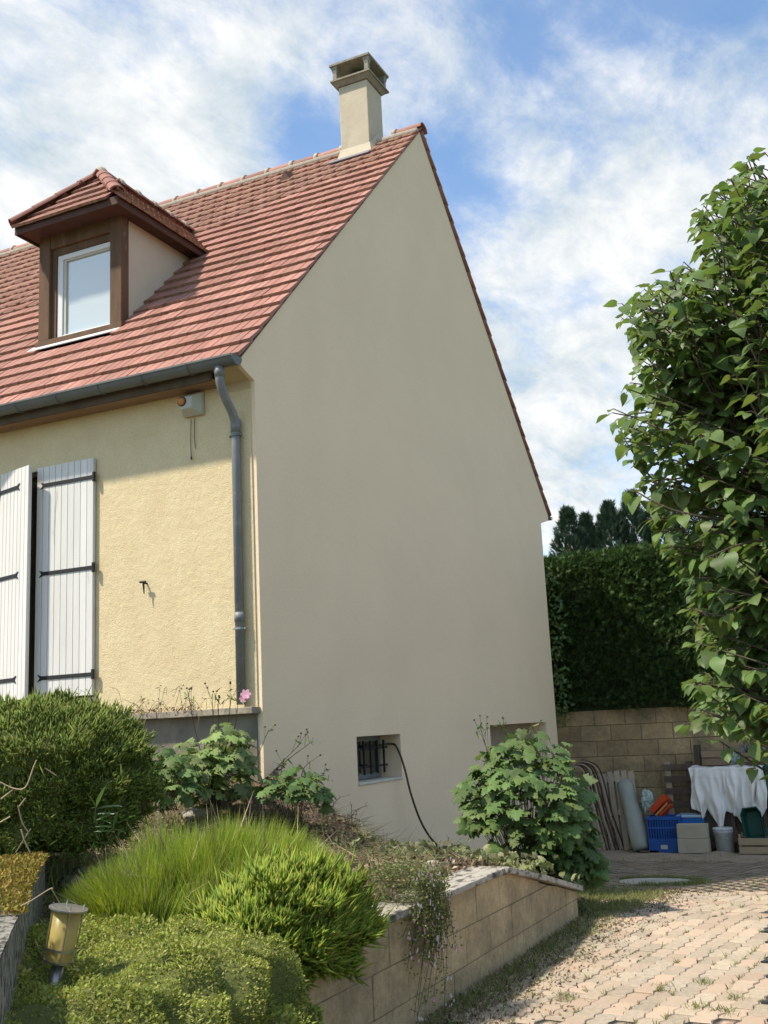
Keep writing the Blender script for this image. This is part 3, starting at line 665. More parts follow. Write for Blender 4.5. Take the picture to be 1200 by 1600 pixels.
# brown inner reveal strips, white frame, glass
y0, y1 = DY0+pwd+.012, DY1-pwd-.012
c = MB(); c.box(DX+.015, DX+.09, y0, y0+.012, 4.132, 5.209); c.box(DX+.015, DX+.09, y1-.06, y1, 4.132, 5.209); c.box(DX+.015, DX+.09, y0+.013, y1-.061, 5.13, 5.209)
c.build('reveal', M['wood'], dorm)
a, b, z0, z1 = y0+.014, y1-.062, 4.133, 5.128
wf = MB(); wf.box(DX+.03, DX+.085, a, a+.03, z0, z1); wf.box(DX+.03, DX+.085, b-.075, b, z0, z1); wf.box(DX+.03, DX+.085, a+.031, b-.076, z1-.06, z1); wf.box(DX+.03, DX+.085, a+.031, b-.076, z0, z0+.045)
wf.build('window_frame', M['upvc'], dorm, bevel=.006)
sf = MB(); a2, b2, z2, z3 = a+.031, b-.077, z0+.046, z1-.062
sf.box(DX+.045, DX+.08, a2, a2+.012, z2, z3); sf.box(DX+.045, DX+.08, b2-.035, b2, z2, z3); sf.box(DX+.045, DX+.08, a2+.013, b2-.036, z3-.02, z3)
sf.build('window_sash', M['device'], dorm)
MB().box(DX+.066, DX+.070, a2+.013, b2-.036, z2, z3-.021).build('pane', M['glass'], dorm)
# dormer roof: eave rectangle, hipped front
ex = .49; e0, e1 = 1.95, 3.39; apx = 1.13
xv = (ZE-3.04)/SL-.22                              # where the eave meets the main roof
xr = (ZRD-3.04)/SL-.22
def slab_faces(h):                                 # roof shell at height offset h
    return [(ex, e0, ZE+h), (xv+.03, e0, ZE+h), (xr+.05, YM, ZRD+h), (apx, YM, ZRD+h), (ex, e1, ZE+h), (xv+.03, e1, ZE+h)]
t = slab_faces(0); bt = [(p[0], p[1], ZE-.012) for p in t]
MB().add([t[0], t[1], t[2], t[3], t[4], t[5]], [(0, 1, 2, 3), (0, 3, 4), (4, 3, 2, 5)]).build('roof_deck', M['darkwood'], dorm)
c = MB()
c.box(ex+.02, xv+.1, e0+.02, DY0-.004, ZE-.03, ZE-.008); c.box(ex+.02, xv+.1, DY1+.004, e1-.02, ZE-.03, ZE-.008); c.box(ex+.02, DX+.06, DY0-.003, DY1+.003, ZE-.03, ZE-.008)
c.build('eave_boarding', M['fascia'], dorm)
c = MB(); c.box(ex, ex+.018, e0, e1, ZE-.06, ZE+.035); c.box(ex+.019, xv+.02, e0, e0+.018, ZE-.06, ZE+.035); c.box(ex+.019, xv+.02, e1-.018, e1, ZE-.06, ZE+.035)
c.build('fascia', M['fascia'], dorm, bevel=.005)
dt_tpl = tile_tpl(.19, .25, .03, .036); dme = MB().add(*dt_tpl).me('roof_tile', M['tile2']); edge_slot(dme, 8)
def tile_plane(A, B, Cc, D, width, exp):
    """eave from A to B (u direction), sides rise to D (from A) and C (from B)"""
    A, B, Cc, D = map(Vector, (A, B, Cc, D)); u = (B-A).normalized(); nrm = u.cross(D-A); 
    if nrm.length < 1e-6: nrm = u.cross(Cc-A)
    v = nrm.cross(u).normalized()
    if v.z < 0: v = -v
    w = u.cross(v)
    H = (D-A).dot(v); Lb = (B-A).length; ua = (D-A).dot(u); ub = Lb-(B-A-(Cc-A)+ (A-A)).dot(u) if False else (Cc-A).dot(u)
    rr = 0; sv = -.03
    while sv < H-.08:
        t0 = max(sv+.06, 0)/H; l = ua*t0; r_ = Lb+(ub-Lb)*t0; off = (width/2 if rr % 2 else 0); uu = math.floor((l-off)/width)*width+off
        while uu < r_:
            if uu+width*.35 > l-.02 and uu+width*.65 < r_+.02:
                m = Matrix.Identity(4); o = A+u*uu+v*sv+w*.012
                for i in range(3): m[i][0] = u[i]; m[i][1] = v[i]; m[i][2] = w[i]; m[i][3] = o[i]
                yield m @ jitter()
            uu += width
        sv += exp; rr += 1
for q in ((t[0], t[4]) and ((ex, e1, ZE+.02), (ex, e0, ZE+.02), (apx, YM, ZRD), (apx, YM, ZRD)),
          ((ex, e0, ZE+.02), (xv, e0, ZE+.02), (xr+.05, YM, ZRD), (apx, YM, ZRD)),
          ((xv, e1, ZE+.02), (ex, e1, ZE+.02), (apx, YM, ZRD), (xr+.05, YM, ZRD))):
    for m_ in tile_plane(*q, .19, .21): link('roof_tile', dme, dorm, m_)
cap2 = MB().add(*cap_tpl(.34, .085, .075)).me('ridge_tile', M['tile2'])
def along(A, B, n, r, mort):
    A, B = Vector(A), Vector(B); d = (B-A).normalized(); xx = d.cross(Vector((0, 0, 1))).normalized(); zz = xx.cross(d)
    for i in range(n):
        o = A+(B-A)*i/n; m = Matrix.Identity(4)
        for k in range(3): m[k][0] = xx[k]; m[k][1] = d[k]; m[k][2] = zz[k]; m[k][3] = o[k]
        link('ridge_tile', cap2, dorm, m)
        if mort and i: mc = MB(); collar(mc, m, .10, .05); mc.build('ridge_mortar', M['mortar'], dorm, smooth=True)
along((ex-.02, e0-.02, ZE+.06), (apx, YM, ZRD+.045), 4, .08, False)
along((ex-.02, e1+.02, ZE+.06), (apx, YM, ZRD+.045), 4, .08, False)
along((apx-.04, YM, ZRD+.035), (xr+.1, YM, ZRD+.035), 6, .08, True)
c = MB(); c.lathe([(.0, .06), (.05, .055), (.075, .02), (.085, -.03)], 14, Matrix.Translation((apx-.02, YM, ZRD+.06))); c.build('hip_cap', M['mortar'], dorm, smooth=True)

# basement windows
def basement(w, yb, name):
    x0, x1, z0, z1 = w
    return x0, x1, z0, z1
x0, x1, z0, z1 = W1
bw = MB().box(x0+.001, x1-.001, .285, .315, z0+.001, z1-.001).build('basement_window', M['dark'], house)
c = MB(); c.box(x0+.002, x1-.002, .24, .28, z0+.03, z0+.085); c.box(x0+.002, x1-.002, .24, .28, z1-.06, z1-.002)
for xx_ in (x0+.002, x1-.062): c.box(xx_, xx_+.06, .241, .279, z0+.086, z1-.061)
c.build('window_frame', M['greyframe'], bw, bevel=.004)
c = MB().box(x0+.06, x1-.06, .262, .268, z0+.085, z1-.06).build('pane', M['darkglass'], bw)
MB().box(x0+.002, x1-.002, -.012, .238, z0+.0015, z0+.029).build('sill', M['sill'], bw, bevel=.006)
gr = MB()
for zz_ in (z0+.16, z1-.13): gr.box(x0+.003, x1-.06, .13, .145, zz_-.010, zz_+.010)
gr.build('grille_rail', M['iron'], bw)
for i in range(6):
    xx_ = x0+.06+i*.155; MB().box(xx_, xx_+.016, .108, .128, z0+.085, z1-.05).build('grille_bar', M['iron'], bw)
x0, x1, z0, z1 = W2
b2_ = MB().box(x0+.001, x1-.001, .285, .315, z0+.001, z1-.001).build('basement_window', M['dark'], house)
for i in range(26):
    xx_ = x0+.002+i*(x1-x0-.004)/26; MB().box(xx_, xx_+(x1-x0)/26-.012, .245, .28, z0+.03, z1-.002).build('slat', M['slat'], b2_)
MB().box(x0+.002, x1-.002, -.012, .24, z0+.0015, z0+.029).build('sill', M['sill'], b2_, bevel=.006)

# wall siren under the eaves
wl = thing('wall_siren', 'grey-green box with a round orange button under the eaves by the downpipe', 'siren', (0, .64, 2.62))
c = MB(); yA, yB, zA, zB = .54, .735, 2.65, 2.84
c.add([(-.013, yA-.01, zA-.01), (-.013, yB+.01, zA-.01), (-.013, yB+.01, zB+.01), (-.013, yA-.01, zB+.01), (-.05, yA-.01, zA-.01), (-.05, yB+.01, zA-.01), (-.05, yB+.01, zB+.01), (-.05, yA-.01, zB+.01),
       (-.14, yA+.05, zA+.04), (-.14, yB-.03, zA+.04), (-.14, yB-.03, zB-.04), (-.14, yA+.05, zB-.04)],
      [(0, 3, 2, 1)[::-1], (0, 1, 5, 4)[::-1], (1, 2, 6, 5)[::-1], (2, 3, 7, 6)[::-1], (3, 0, 4, 7)[::-1], (4, 5, 9, 8)[::-1], (5, 6, 10, 9)[::-1], (6, 7, 11, 10)[::-1], (7, 4, 8, 11)[::-1], (8, 9, 10, 11)[::-1]])
c.build('housing', M['device'], wl, bevel=.008)
T = Matrix.Translation((-.14, .69, 2.76)) @ Matrix.Rotation(-math.pi/2, 4, 'Y')
MB().lathe([(.001, .03), (.03, .028), (.038, .01), (.038, 0)], 16, T).build('button', M['orange'], wl, smooth=True)
MB().lathe([(.046, 0), (.046, .008), (.036, .010)], 16, T).build('button_ring', M['iron'], wl)
c = MB().tube([(-.03, .63, 2.62), (-.03, .635, 2.45), (-.03, .625, 2.33)], .0035, 5); c.tube([(-.03, .67, 2.62), (-.032, .675, 2.4), (-.03, .672, 2.25)], .0035, 5)
c.tube([(-.03, .672, 2.262), (-.03, .672, 2.238)], .008, 6)
c.build('wire', M['rust'], wl)

# cable out of the basement window
cp = [(612, 1162, .10), (622, 1172, -.02), (632, 1200, -.10), (642, 1240, -.16), (656, 1280, -.20), (672, 1308, -.24), (694, 1332, -.30)]
pts = [on(a, b, 1, y_) for a, b, y_ in cp]; pts = [Vector([float(t_) for t_ in p]) for p in pts]
def smooth_path(P, n=8):
    o = []
    for i in range(len(P)-1):
        p0, p1, p2, p3 = P[max(i-1, 0)], P[i], P[i+1], P[min(i+2, len(P)-1)]
        for k in range(n):
            t = k/n; o.append(.5*((2*p1)+(p2-p0)*t+(2*p0-5*p1+4*p2-p3)*t*t+(3*p1-p0-3*p2+p3)*t**3))
    return o+[P[-1]]
tag(MB().tube(smooth_path([Vector((2.45, .2, -.42))]+pts), .011, 8).build('cable', M['cable'], smooth=True), 'dark green cable hanging from the barred basement window to the soil', 'cable')

# ------------------------------------------------------------------ retaining wall
def topline(x): return float(np.interp(x, [-9, -1.15, -1.1, .5], [-1.165, -1.165, -1.15, -1.515]))
rw = thing('retaining_wall', 'low tan concrete block garden wall with a sloping end beside the driveway', 'wall', (-2, -2.45, -1.7))
cz = [-1.97+.2*i for i in range(6)]
mb = MB(); xs = [-9, -1.15, .49]
mb.prism([(-9, -2.442, -2.0), (.49, -2.442, -2.0), (.49, -2.442, topline(.49)-.008), (-1.12, -2.442, -1.162), (-9, -2.442, -1.175)], (0, .18, 0)).build('mortar_bed', M['blockmortar'], rw)
for ci in range(5):
    zb = -1.965+.2*ci
    zb = -1.765+.2*(ci-1)
    x = -9+(.2 if ci % 2 else 0)
    while x < .48:
        a, b = x+.0025, min(x+.3975, .495)
        ta, tb = min(zb+.195, topline(a)-.004), min(zb+.195, topline(b)-.004)
        if min(ta, tb) > zb+.02 and b-a > .04:
            o = random.uniform(-.002, .003)
            xm = (a+b)/2; tm = min(zb+.195, topline(xm)-.004)
            c = MB().prism([(a, -2.45+o, zb), (b, -2.45+o, zb), (b, -2.45+o, tb), (xm, -2.45+o, tm), (a, -2.45+o, ta)], (0, .195, 0)); c.build('block', M['block'], rw, bevel=.004)
        x += .4
x = -9.0
while x < -1.16:
    l = min(.5, -1.15-x); z_ = -1.16
    c = MB().box(x+.003, x+l-.003, -2.485+random.uniform(-.006, .006), -2.215, z_, z_+.035+random.uniform(0, .006)); c.build('coping_slab', M['coping'], rw, bevel=.008); x += l
for a, b in ((-1.13, -.33), (-.32, .5)):
    c = MB().prism([(a, -2.50, topline(a)+.002), (b, -2.50, topline(b)+.002), (b, -2.50, topline(b)+.04), (a, -2.50, topline(a)+.04)], (0, .27, 0)); c.build('coping_slab', M['coping'], rw, bevel=.007)

# ------------------------------------------------------------------ back wall
bwl = thing('back_wall', 'weathered concrete block wall behind the stacked pallets and crates', 'wall', (9.8, -2, -2.4))
MB().box(9.812, 10.0, -14, 6, -2.75, -.14).build('mortar_bed', M['backmortar'], bwl)
for ci in range(10):
    zb = -2.62+.25*ci; y = -14+(.25 if ci % 2 else 0)
    if zb+.24 > -.13: zt = -.135
    else: zt = zb+.24
    if zt-zb < .05: continue
    while y < 6:
        l = .5
        if y+l > -4.4 and y < 1.2:
            MB().box(9.80+random.uniform(-.004, .004), 9.95, y+.005, y+l-.005, zb, zt).build('block', M['backblock'], bwl, bevel=.006)
        y += l
c = MB()
for ci in range(10):
    zb = -2.62+.25*ci; y = -14+(.25 if ci % 2 else 0); zt = min(zb+.24, -.135)
    if zt-zb < .05: continue
    while y < 6:
        if not (y+.5 > -4.4 and y < 1.2): c.box(9.80, 9.95, y+.005, y+.495, zb, zt)
        y += .5
c.build('far_blocks', M['backblock'], bwl, kind='stuff')

# ------------------------------------------------------------------ manhole
mh = thing('manhole', 'round pale concrete manhole cover sunk in the driveway', 'manhole', (3.75, -2.34, drive_z(3.75)))
Tm = Matrix.Translation((3.75, -2.34, drive_z(3.75)+.004)) @ Matrix.Rotation(.069, 4, 'Y')
MB().lathe([(.001, .012), (.36, .010), (.375, -.0), (.375, -.05)], 40, Tm).build('cover', M['concrete'], mh)
MB().lathe([(.382, -.05), (.382, .0), (.44, -.004), (.44, -.05)], 40, Tm).build('rim', M['joint'], mh)

# ------------------------------------------------------------------ hedge and conifers
def noisy(P, s, seed=0): return np.array([mnoise.noise(Vector((p[0]*s+seed, p[1]*s, p[2]*s))) for p in P])
hg = thing('hedge', 'tall clipped dark green conifer hedge growing over the back wall', 'hedge', (10.3, -2, -.12))
HT = 2.45
c = MB(); c.box(9.79, 11.2, -8, .55, -.133, HT-.15); c.build('light_block_core', M['hedgecore'], hg)  # solid dark box added inside the hedge to block light
n = 26000
yy_ = RNG.uniform(-6.5, .62, n); zz_ = RNG.uniform(-.22, HT, n)
zz_ = np.where(zz_ < .0, zz_*np.clip(.5+noisy(np.stack([yy_, zz_, zz_*0], 1), 2.0), .2, 1), zz_)
P = np.stack([9.72+0*yy_, yy_, zz_], 1); d = noisy(P, 1.1); P[:, 0] += -.10*d+RNG.normal(0, .05, n)
Y_ = np.stack([-1.0+RNG.normal(0, .35, n), -.55+RNG.normal(0, .5, n), .35+RNG.normal(0, .5, n)], 1)
R_ = axis_rot(Y_); s_ = RNG.uniform(.07, .19, n)
n2 = 5000; P2 = np.stack([RNG.uniform(9.7, 11.2, n2), RNG.uniform(-6.5, .62, n2), HT-.05+RNG.normal(0, .05, n2)], 1)
Y2 = np.stack([RNG.normal(-.3, .5, n2), RNG.normal(0, .5, n2), np.ones(n2)], 1)
n3 = 4000; P3 = np.stack([RNG.uniform(9.7, 11.2, n3), .6+RNG.normal(0, .05, n3), RNG.uniform(-.2, HT, n3)], 1); Y3 = np.stack([RNG.normal(-.3, .5, n3), np.ones(n3), RNG.normal(.3, .5, n3)], 1)
P = np.concatenate([P, P2, P3]); R_ = np.concatenate([R_, axis_rot(Y2), axis_rot(Y3)]); s_ = np.concatenate([s_, RNG.uniform(.06, .15, n2), RNG.uniform(.06, .14, n3)])
scatter('foliage', SPRAY, P, R_, s_, M['hedge'], hg)
ctops = [(886, 800, 11.6, .30, 'small blue-green conifer tip just right of the roof end, behind the hedge'), (915, 812, 11.9, .26, 'lowest conifer tip, second from the house, behind the hedge'),
         (950, 792, 12.0, .32, 'pointed conifer tip third from the house, behind the hedge'), (985, 775, 12.2, .34, 'taller conifer tip behind the hedge, beside the lilac leaves'), (1035, 770, 12.4, .45, 'conifer tip behind the hedge half hidden by the lilac'),
         (1120, 740, 12.4, .5, 'broad conifer behind the hedge seen through the lilac leaves')]
for px_, py_, xx_, rad, lab in ctops:
    top = on(px_, py_, 0, xx_); tr = thing('conifer', lab, 'tree', (top[0], top[1], -.12), 'conifers behind the hedge')
    H = top[2]+.12
    MB().tube([(top[0], top[1], -.12), (top[0], top[1], top[2]-.25)], [.09, .02], 8).build('trunk', M['bark'], tr)
    n = 2600; t = RNG.uniform(0, 1, n)**.75; h = .1+t*(H-.1); prof = rad*np.minimum(1, np.minimum((1-t)*4.5+.1, 1))
    a = RNG.uniform(0, 2*math.pi, n); rr_ = prof*np.sqrt(RNG.uniform(.25, 1, n))*(1+.25*np.sin(a*5+h*7))
    P = np.stack([top[0]+rr_*np.cos(a), top[1]+rr_*np.sin(a), -.12+h], 1)
    Y_ = np.stack([np.cos(a)*.45+RNG.normal(0, .2, n), np.sin(a)*.45+RNG.normal(0, .2, n), np.ones(n)], 1)
    scatter('crown', SPRAY, P, axis_rot(Y_), RNG.uniform(.10, .22, n), M['conif'], tr)

# ivy on the hedge end by the house corner
n = 900; iv = on(866, 1000, 0, 9.55)
P = np.stack([9.5+RNG.normal(0, .05, n), .25+RNG.uniform(-.2, .9, n), RNG.uniform(-.3, 2.2, n)], 1)
ivo = scatter('ivy', DIAM, P, dirs_to_rot(np.stack([-np.ones(n), RNG.normal(-.3, .5, n), RNG.normal(.4, .4, n)], 1)), RNG.uniform(.06, .11, n), M['lilac'])
tag(ivo, 'dark ivy climbing the hedge end just behind the house corner', 'ivy')

# ------------------------------------------------------------------ generic leafy things
def place_leaves(root, tpls, P, R, s, m, maxparts=300, name='leaf'):
    """nearest-looking leaves become parts, the rest one joined part"""
    key = []
    for i in range(len(P)):
        x_, y_, z_ = proj(P[i]); vis = z_ > .3 and -40 < x_ < 1240 and -40 < y_ < 1640
        key.append(-s[i]/z_ if vis else 1+z_)
    o = np.argsort(np.array(key)); mes = [MB().add(*t).me(name, m, True) for t in tpls]
    for q in o[:maxparts]: link(name, mes[int(q) % len(mes)], root, rotm(R[q], P[q], s[q]))
    r_ = o[maxparts:]
    if len(r_): scatter('foliage', tpls[0], P[r_], R[r_], s[r_], m, root).data.shade_smooth()

# ------------------------------------------------------------------ lilac
lil = thing('lilac_tree', 'leafy lilac with large heart-shaped leaves filling the right side', 'tree', (-3.2, -5.0, -1.70))
base = Vector((-3.2, -5.0, -1.72))
bx = [180, 215, 240, 330, 390, 480, 560, 640, 690, 740, 770, 830, 900, 1000, 1060, 1135, 1160, 1195]
bl = [1215, 1175, 1150, 1070, 1075, 950, 985, 935, 955, 995, 965, 1010, 1060, 1065, 1060, 1050, 1100, 1175]
tips = []
rr = random.Random(5)
for py_, px_ in zip(bx[2:-1], bl[2:-1]): tips.append(Vector(at(px_+22, py_+rr.uniform(-6, 6), rr.uniform(4.0, 4.6))))
for k in range(760):
    py_ = rr.uniform(235, 1120); L_ = float(np.interp(py_, bx, bl))+18
    px_ = L_+(1560-L_)*rr.random()**1.45
    cpx, cpy = 1420, 720
    dd = 4.5+rr.choice((-1, 1))*rr.random()**.5*(.25+.95*min(1, (px_-L_)/260))
    tips.append(Vector(at(px_, py_, dd)))
for k in range(150):
    py_ = rr.uniform(245, 560); L_ = float(np.interp(py_, bx, bl))+14; tips.append(Vector(at(L_+rr.random()*170, py_, rr.uniform(3.9, 4.9))))
for k in range(130):
    py_ = rr.uniform(820, 1125); L_ = float(np.interp(py_, bx, bl))+22; tips.append(Vector(at(L_+rr.random()*260, py_, rr.uniform(3.8, 5.0))))
for k in range(70):
    a = rr.uniform(0, 6.28); tips.append(Vector((-2.6+1.3*math.cos(a), -5.2+1.2*math.sin(a)*.8-.3, rr.uniform(-.3, 2.6))))
ctr = Vector((-3.1, -4.95, .6))
limbs = []
for k in range(9):
    a = k*2.4; top_ = Vector((base.x+.2+.7*math.cos(a)*(.5+.5*rr.random()), base.y-.15+.5*math.sin(a), rr.uniform(.4, 1.35)))
    p1 = base+Vector((.12*math.cos(a), .12*math.sin(a), .3)); p2 = base.lerp(top_, .5)+Vector((rr.uniform(-.15, .15), rr.uniform(-.15, .15), .2))
    path = smooth_path([base+Vector((.06*math.cos(a), .06*math.sin(a), 0)), p1, p2, top_], 7); limbs.append(path)
    MB().tube(path, list(np.linspace(.045, .012, len(path))), 8).build('trunk', M['bark'], lil, smooth=True)
lp = [p for path in limbs for p in path[8:]]
tw = MB(); P_, Y_, Z_, s_ = [], [], [], []
for ti, T_ in enumerate(tips):
    src = min(lp, key=lambda q: (q-T_).length+.5*abs(q.z-(T_.z-.35-.7*rr.random())))
    dirn = (T_-src); Lg = dirn.length
    mid = src.lerp(T_, .55)+Vector((rr.uniform(-.14, .14), rr.uniform(-.14, .14), rr.uniform(-.16, .14)*Lg))
    path = smooth_path([src, mid, T_], 8); tw.tube(path, list(np.linspace(.009, .0022, len(path))), 5, False)
    # leaves in pairs on the outer part
    np_ = 7 if ti < 40 else 6; tot = len(path)-1
    for j in range(np_):
        t_ = 1-j*(.11 if Lg > .5 else .15); i0 = max(0, min(tot-1, int(t_*tot))); p = path[i0].lerp(path[i0+1], t_*tot-i0) if i0 < tot else path[-1]
        ax = (path[min(i0+1, tot)]-path[max(i0-1, 0)]).normalized(); sd_ = ax.cross(Vector((0, 0, 1))).normalized()
        if j % 2: sd_ = (sd_+Vector((0, 0, .4))).normalized()
        for s2 in (-1, 1):
            if rr.random() < .12: continue
            y_ = (sd_*s2*.8+ax*.55+Vector((rr.uniform(-.35, .35), rr.uniform(-.35, .35), rr.uniform(-1.25, -.15))))
            y_.normalize(); z_ = Vector((rr.uniform(-.45, .45)-.15, rr.uniform(-.45, .45)+.15, 1)); q = p+y_*.022
            P_.append(tuple(q)); Y_.append(tuple(y_)); Z_.append(tuple(z_)); s_.append(rr.uniform(.042, .086)*(.75 if j == 0 else 1))
            tw.tube([p, q], .0012, 3, False)
tw.build('twigs', M['bark'], lil, kind='stuff')
P_, Y_, Z_, s_ = map(np.array, (P_, Y_, Z_, s_)); R_ = dirs_to_rot(Z_, Y_)
# keep growth axis exactly: y first, then normal
yv = Y_/np.linalg.norm(Y_, axis=1, keepdims=True); zv = Z_-(Z_*yv).sum(1, keepdims=True)*yv; zv /= np.linalg.norm(zv, axis=1, keepdims=True)
R_ = np.stack([np.cross(yv, zv), yv, zv], -1)
place_leaves(lil, [heart(.22, .25), heart(.35, .15), heart(.1, .4), heart(.45, .3)], P_, R_, s_, M['lilac'])

# ------------------------------------------------------------------ anemones
def anemone(name, label, base, cen, rad, n, smin, smax, m, stalks, flowers, group=None, skirt=None):
    root = thing(name, label, 'plant', base, group); base = Vector([float(v) for v in base]); cen = np.array(cen, float)
    d = RNG.normal(size=(n, 3)); d[:, 2] = np.abs(d[:, 2])*1.0-.35; d /= np.linalg.norm(d, axis=1, keepdims=True)
    q = RNG.uniform(.45, 1.0, n)**.6; bump = 1+.16*np.array([mnoise.noise(Vector(v)*2.2+Vector((base.x, 0, 0))) for v in d])
    P = cen+d*np.array(rad)*q[:, None]*bump[:, None]
    if skirt:
        ns = int(n*.35); sc, sr = skirt; P[:ns] = np.array(sc)+d[:ns]*np.array([1, 1, 1.0])*np.array(sr)*q[:ns, None]; P[:ns, 2] -= .1
    out_ = d*np.array([1, 1, .35]); Y_ = out_+RNG.normal(0, .3, (n, 3)); Y_[:, 2] = -.45+RNG.normal(0, .25, n)
    Z_ = d*.95+np.array([-.25, -.15, .65])+RNG.normal(0, .25, (n, 3))
    yv = Y_/np.linalg.norm(Y_, axis=1, keepdims=True); zv = Z_-(Z_*yv).sum(1, keepdims=True)*yv; zv /= np.linalg.norm(zv, axis=1, keepdims=True)
    R = np.stack([np.cross(yv, zv), yv, zv], -1); s = RNG.uniform(smin, smax, n)*(1.15-.25*np.clip((P[:, 2]-cen[2])/rad[2], 0, 1))
    place_leaves(root, [lobed(1), lobed(2, .5), lobed(3, .15)], P, R, s, m, min(300, n))
    st = MB()
    for i in range(0, n, 3):
        p = Vector(P[i]); mid = base.lerp(p, .6)+Vector((0, 0, .08)); st.tube(smooth_path([base+Vector((random.uniform(-.08, .08), random.uniform(-.08, .08), 0)), mid, p], 4), .0022, 4, False)
    st.build('stems', M['stem'], root, kind='stuff')
    for (ps, pe, heads) in stalks:
        ps, pe = Vector([float(v) for v in ps]), Vector([float(v) for v in pe]); sk = MB(); pth = smooth_path([ps, ps.lerp(pe, .5)+Vector((0, random.uniform(-.02, .02), .02)), pe], 5); sk.tube(pth, [.0045+(.002-.0045)*i/(len(pth)-1) for i in range(len(pth))], 5)
        hd = MB()
        for h in range(heads):
            e = pe+Vector((random.uniform(-.07, .07), random.uniform(-.07, .07), random.uniform(.02, .1))); sk.tube([pth[-2-h % 3], e], .0015, 4); hd.lathe([(.001, -.008), (.008, -.004), (.009, .003), (.001, .009)], 7, Matrix.Translation(e))
        sk.build('flower_stalk', M['redstem'], root)
        if heads: hd.build('seed_heads', M['bud'], root, smooth=True, kind='stuff')
        nl = 5; e = np.array(pe); PP = e+RNG.normal(0, .03, (nl, 3)); YY = RNG.normal(0, 1, (nl, 3)); YY[:, 2] -= .4
        scatter('bract_leaves', blade(.12, -.15), PP, axis_rot(YY), RNG.uniform(.04, .08, nl), m, root)
    for p, pinks, fs in flowers:
        p = np.array(p, float); nrm = np.array([-.75, -.45, .35]); a = np.arange(6)/6*2*math.pi
        e1 = np.cross(nrm, [0, 0, 1.]); e1 /= np.linalg.norm(e1); e2 = np.cross(nrm, e1)
        YY = np.cos(a)[:, None]*e1+np.sin(a)[:, None]*e2/np.linalg.norm(e2)+nrm*.2
        yv = YY/np.linalg.norm(YY, axis=1, keepdims=True); zv = nrm-(nrm*yv).sum(1, keepdims=True)*yv; zv /= np.linalg.norm(zv, axis=1, keepdims=True)
        scatter('flower', ([(0, 0, 0), (.36, .5, .05), (.2, .95, .0), (-.2, .95, 0), (-.36, .5, .05)], [(0, 1, 2, 3, 4)]), np.repeat(p[None], 6, 0), np.stack([np.cross(yv, zv), yv, zv], -1), np.full(6, fs), M['petalp' if pinks else 'petalw'], root, kind=None)
    return root
def T(px_, py_, d): return at(px_, py_, d)
# large plant at the wall end
A = at(832, 1262, 8.5); SK = at(876, 1322, 8.5)
anemone('anemone_bush', 'big bushy plant with vine-like leaves at the sloping wall end', (A[0]+.05, A[1]+.1, -1.72), (A[0], A[1]+.05, A[2]-.02), (.50, .50, .66), 820, .085, .145, M['anem'],
        [(at(790, 1290, 8.6), at(752, 1142, 8.6), 3), (at(795, 1290, 8.7), at(750, 1136, 8.7), 2), (at(800, 1290, 8.6), at(764, 1190, 8.6), 2), (at(840, 1260, 8.8), at(782, 1132, 8.8), 2), (at(850, 1250, 8.6), at(836, 1140, 8.6), 2), (at(880, 1250, 8.6), at(866, 1165, 8.6), 2)],
        [(at(806, 1300, 8.1), 1, .022)], skirt=(SK, (.25, .30, .42)))
c_ = at(905, 1345, 8.7)
# overhanging lower skirt
B = at(415, 1250, 8.6)
C1 = at(330, 1212, 8.45)
anemone('anemone_clump', 'pale green vine-leaved plant growing against the grey plinth by the downpipe', (C1[0], C1[1], -.78), (C1[0], C1[1], C1[2]-.02), (.36, .33, .38), 270, .075, .13, M['anem2'],
        [(at(330, 1220, 8.5), at(331, 1085, 8.5), 4), (at(350, 1200, 8.5), at(362, 1085, 8.5), 3), (at(320, 1200, 8.5), at(294, 1082, 8.5), 3), (at(345, 1200, 8.4), at(340, 1100, 8.4), 3), (at(380, 1240, 8.5), at(420, 1140, 8.5), 2), (at(360, 1170, 8.4), at(372, 1095, 8.4), 2)],
        [(at(384, 1085, 8.4), 1, .045), (at(380, 1092, 8.4), 1, .035)], skirt=(at(352, 1168, 8.35), (.20, .18, .34)))
C2 = at(262, 1218, 7.9)
anemone('anemone_clump', 'darker leafy plant between the heath mound and the pale vine-leaved plant', (C2[0], C2[1], -.75), (C2[0], C2[1], C2[2]), (.24, .25, .30), 150, .07, .11, M['anem'],
        [], [(at(219, 1172, 7.9), 1, .022)])
C3 = at(462, 1238, 8.2)
anemone('anemone_clump', 'small plant leaning out from the house corner with bare flower stems', (C3[0], C3[1], -.95), (C3[0], C3[1], C3[2]), (.25, .24, .20), 100, .07, .12, M['anem'],
        [(at(405, 1230, 8.6), at(472, 1160, 8.6), 3), (at(405, 1225, 8.6), at(489, 1158, 8.6), 2), (at(470, 1220, 8.6), at(485, 1190, 8.6), 2), (at(480, 1220, 8.6), at(508, 1212, 8.6), 2), (at(440, 1225, 8.6), at(441, 1190, 8.6), 1)], [])

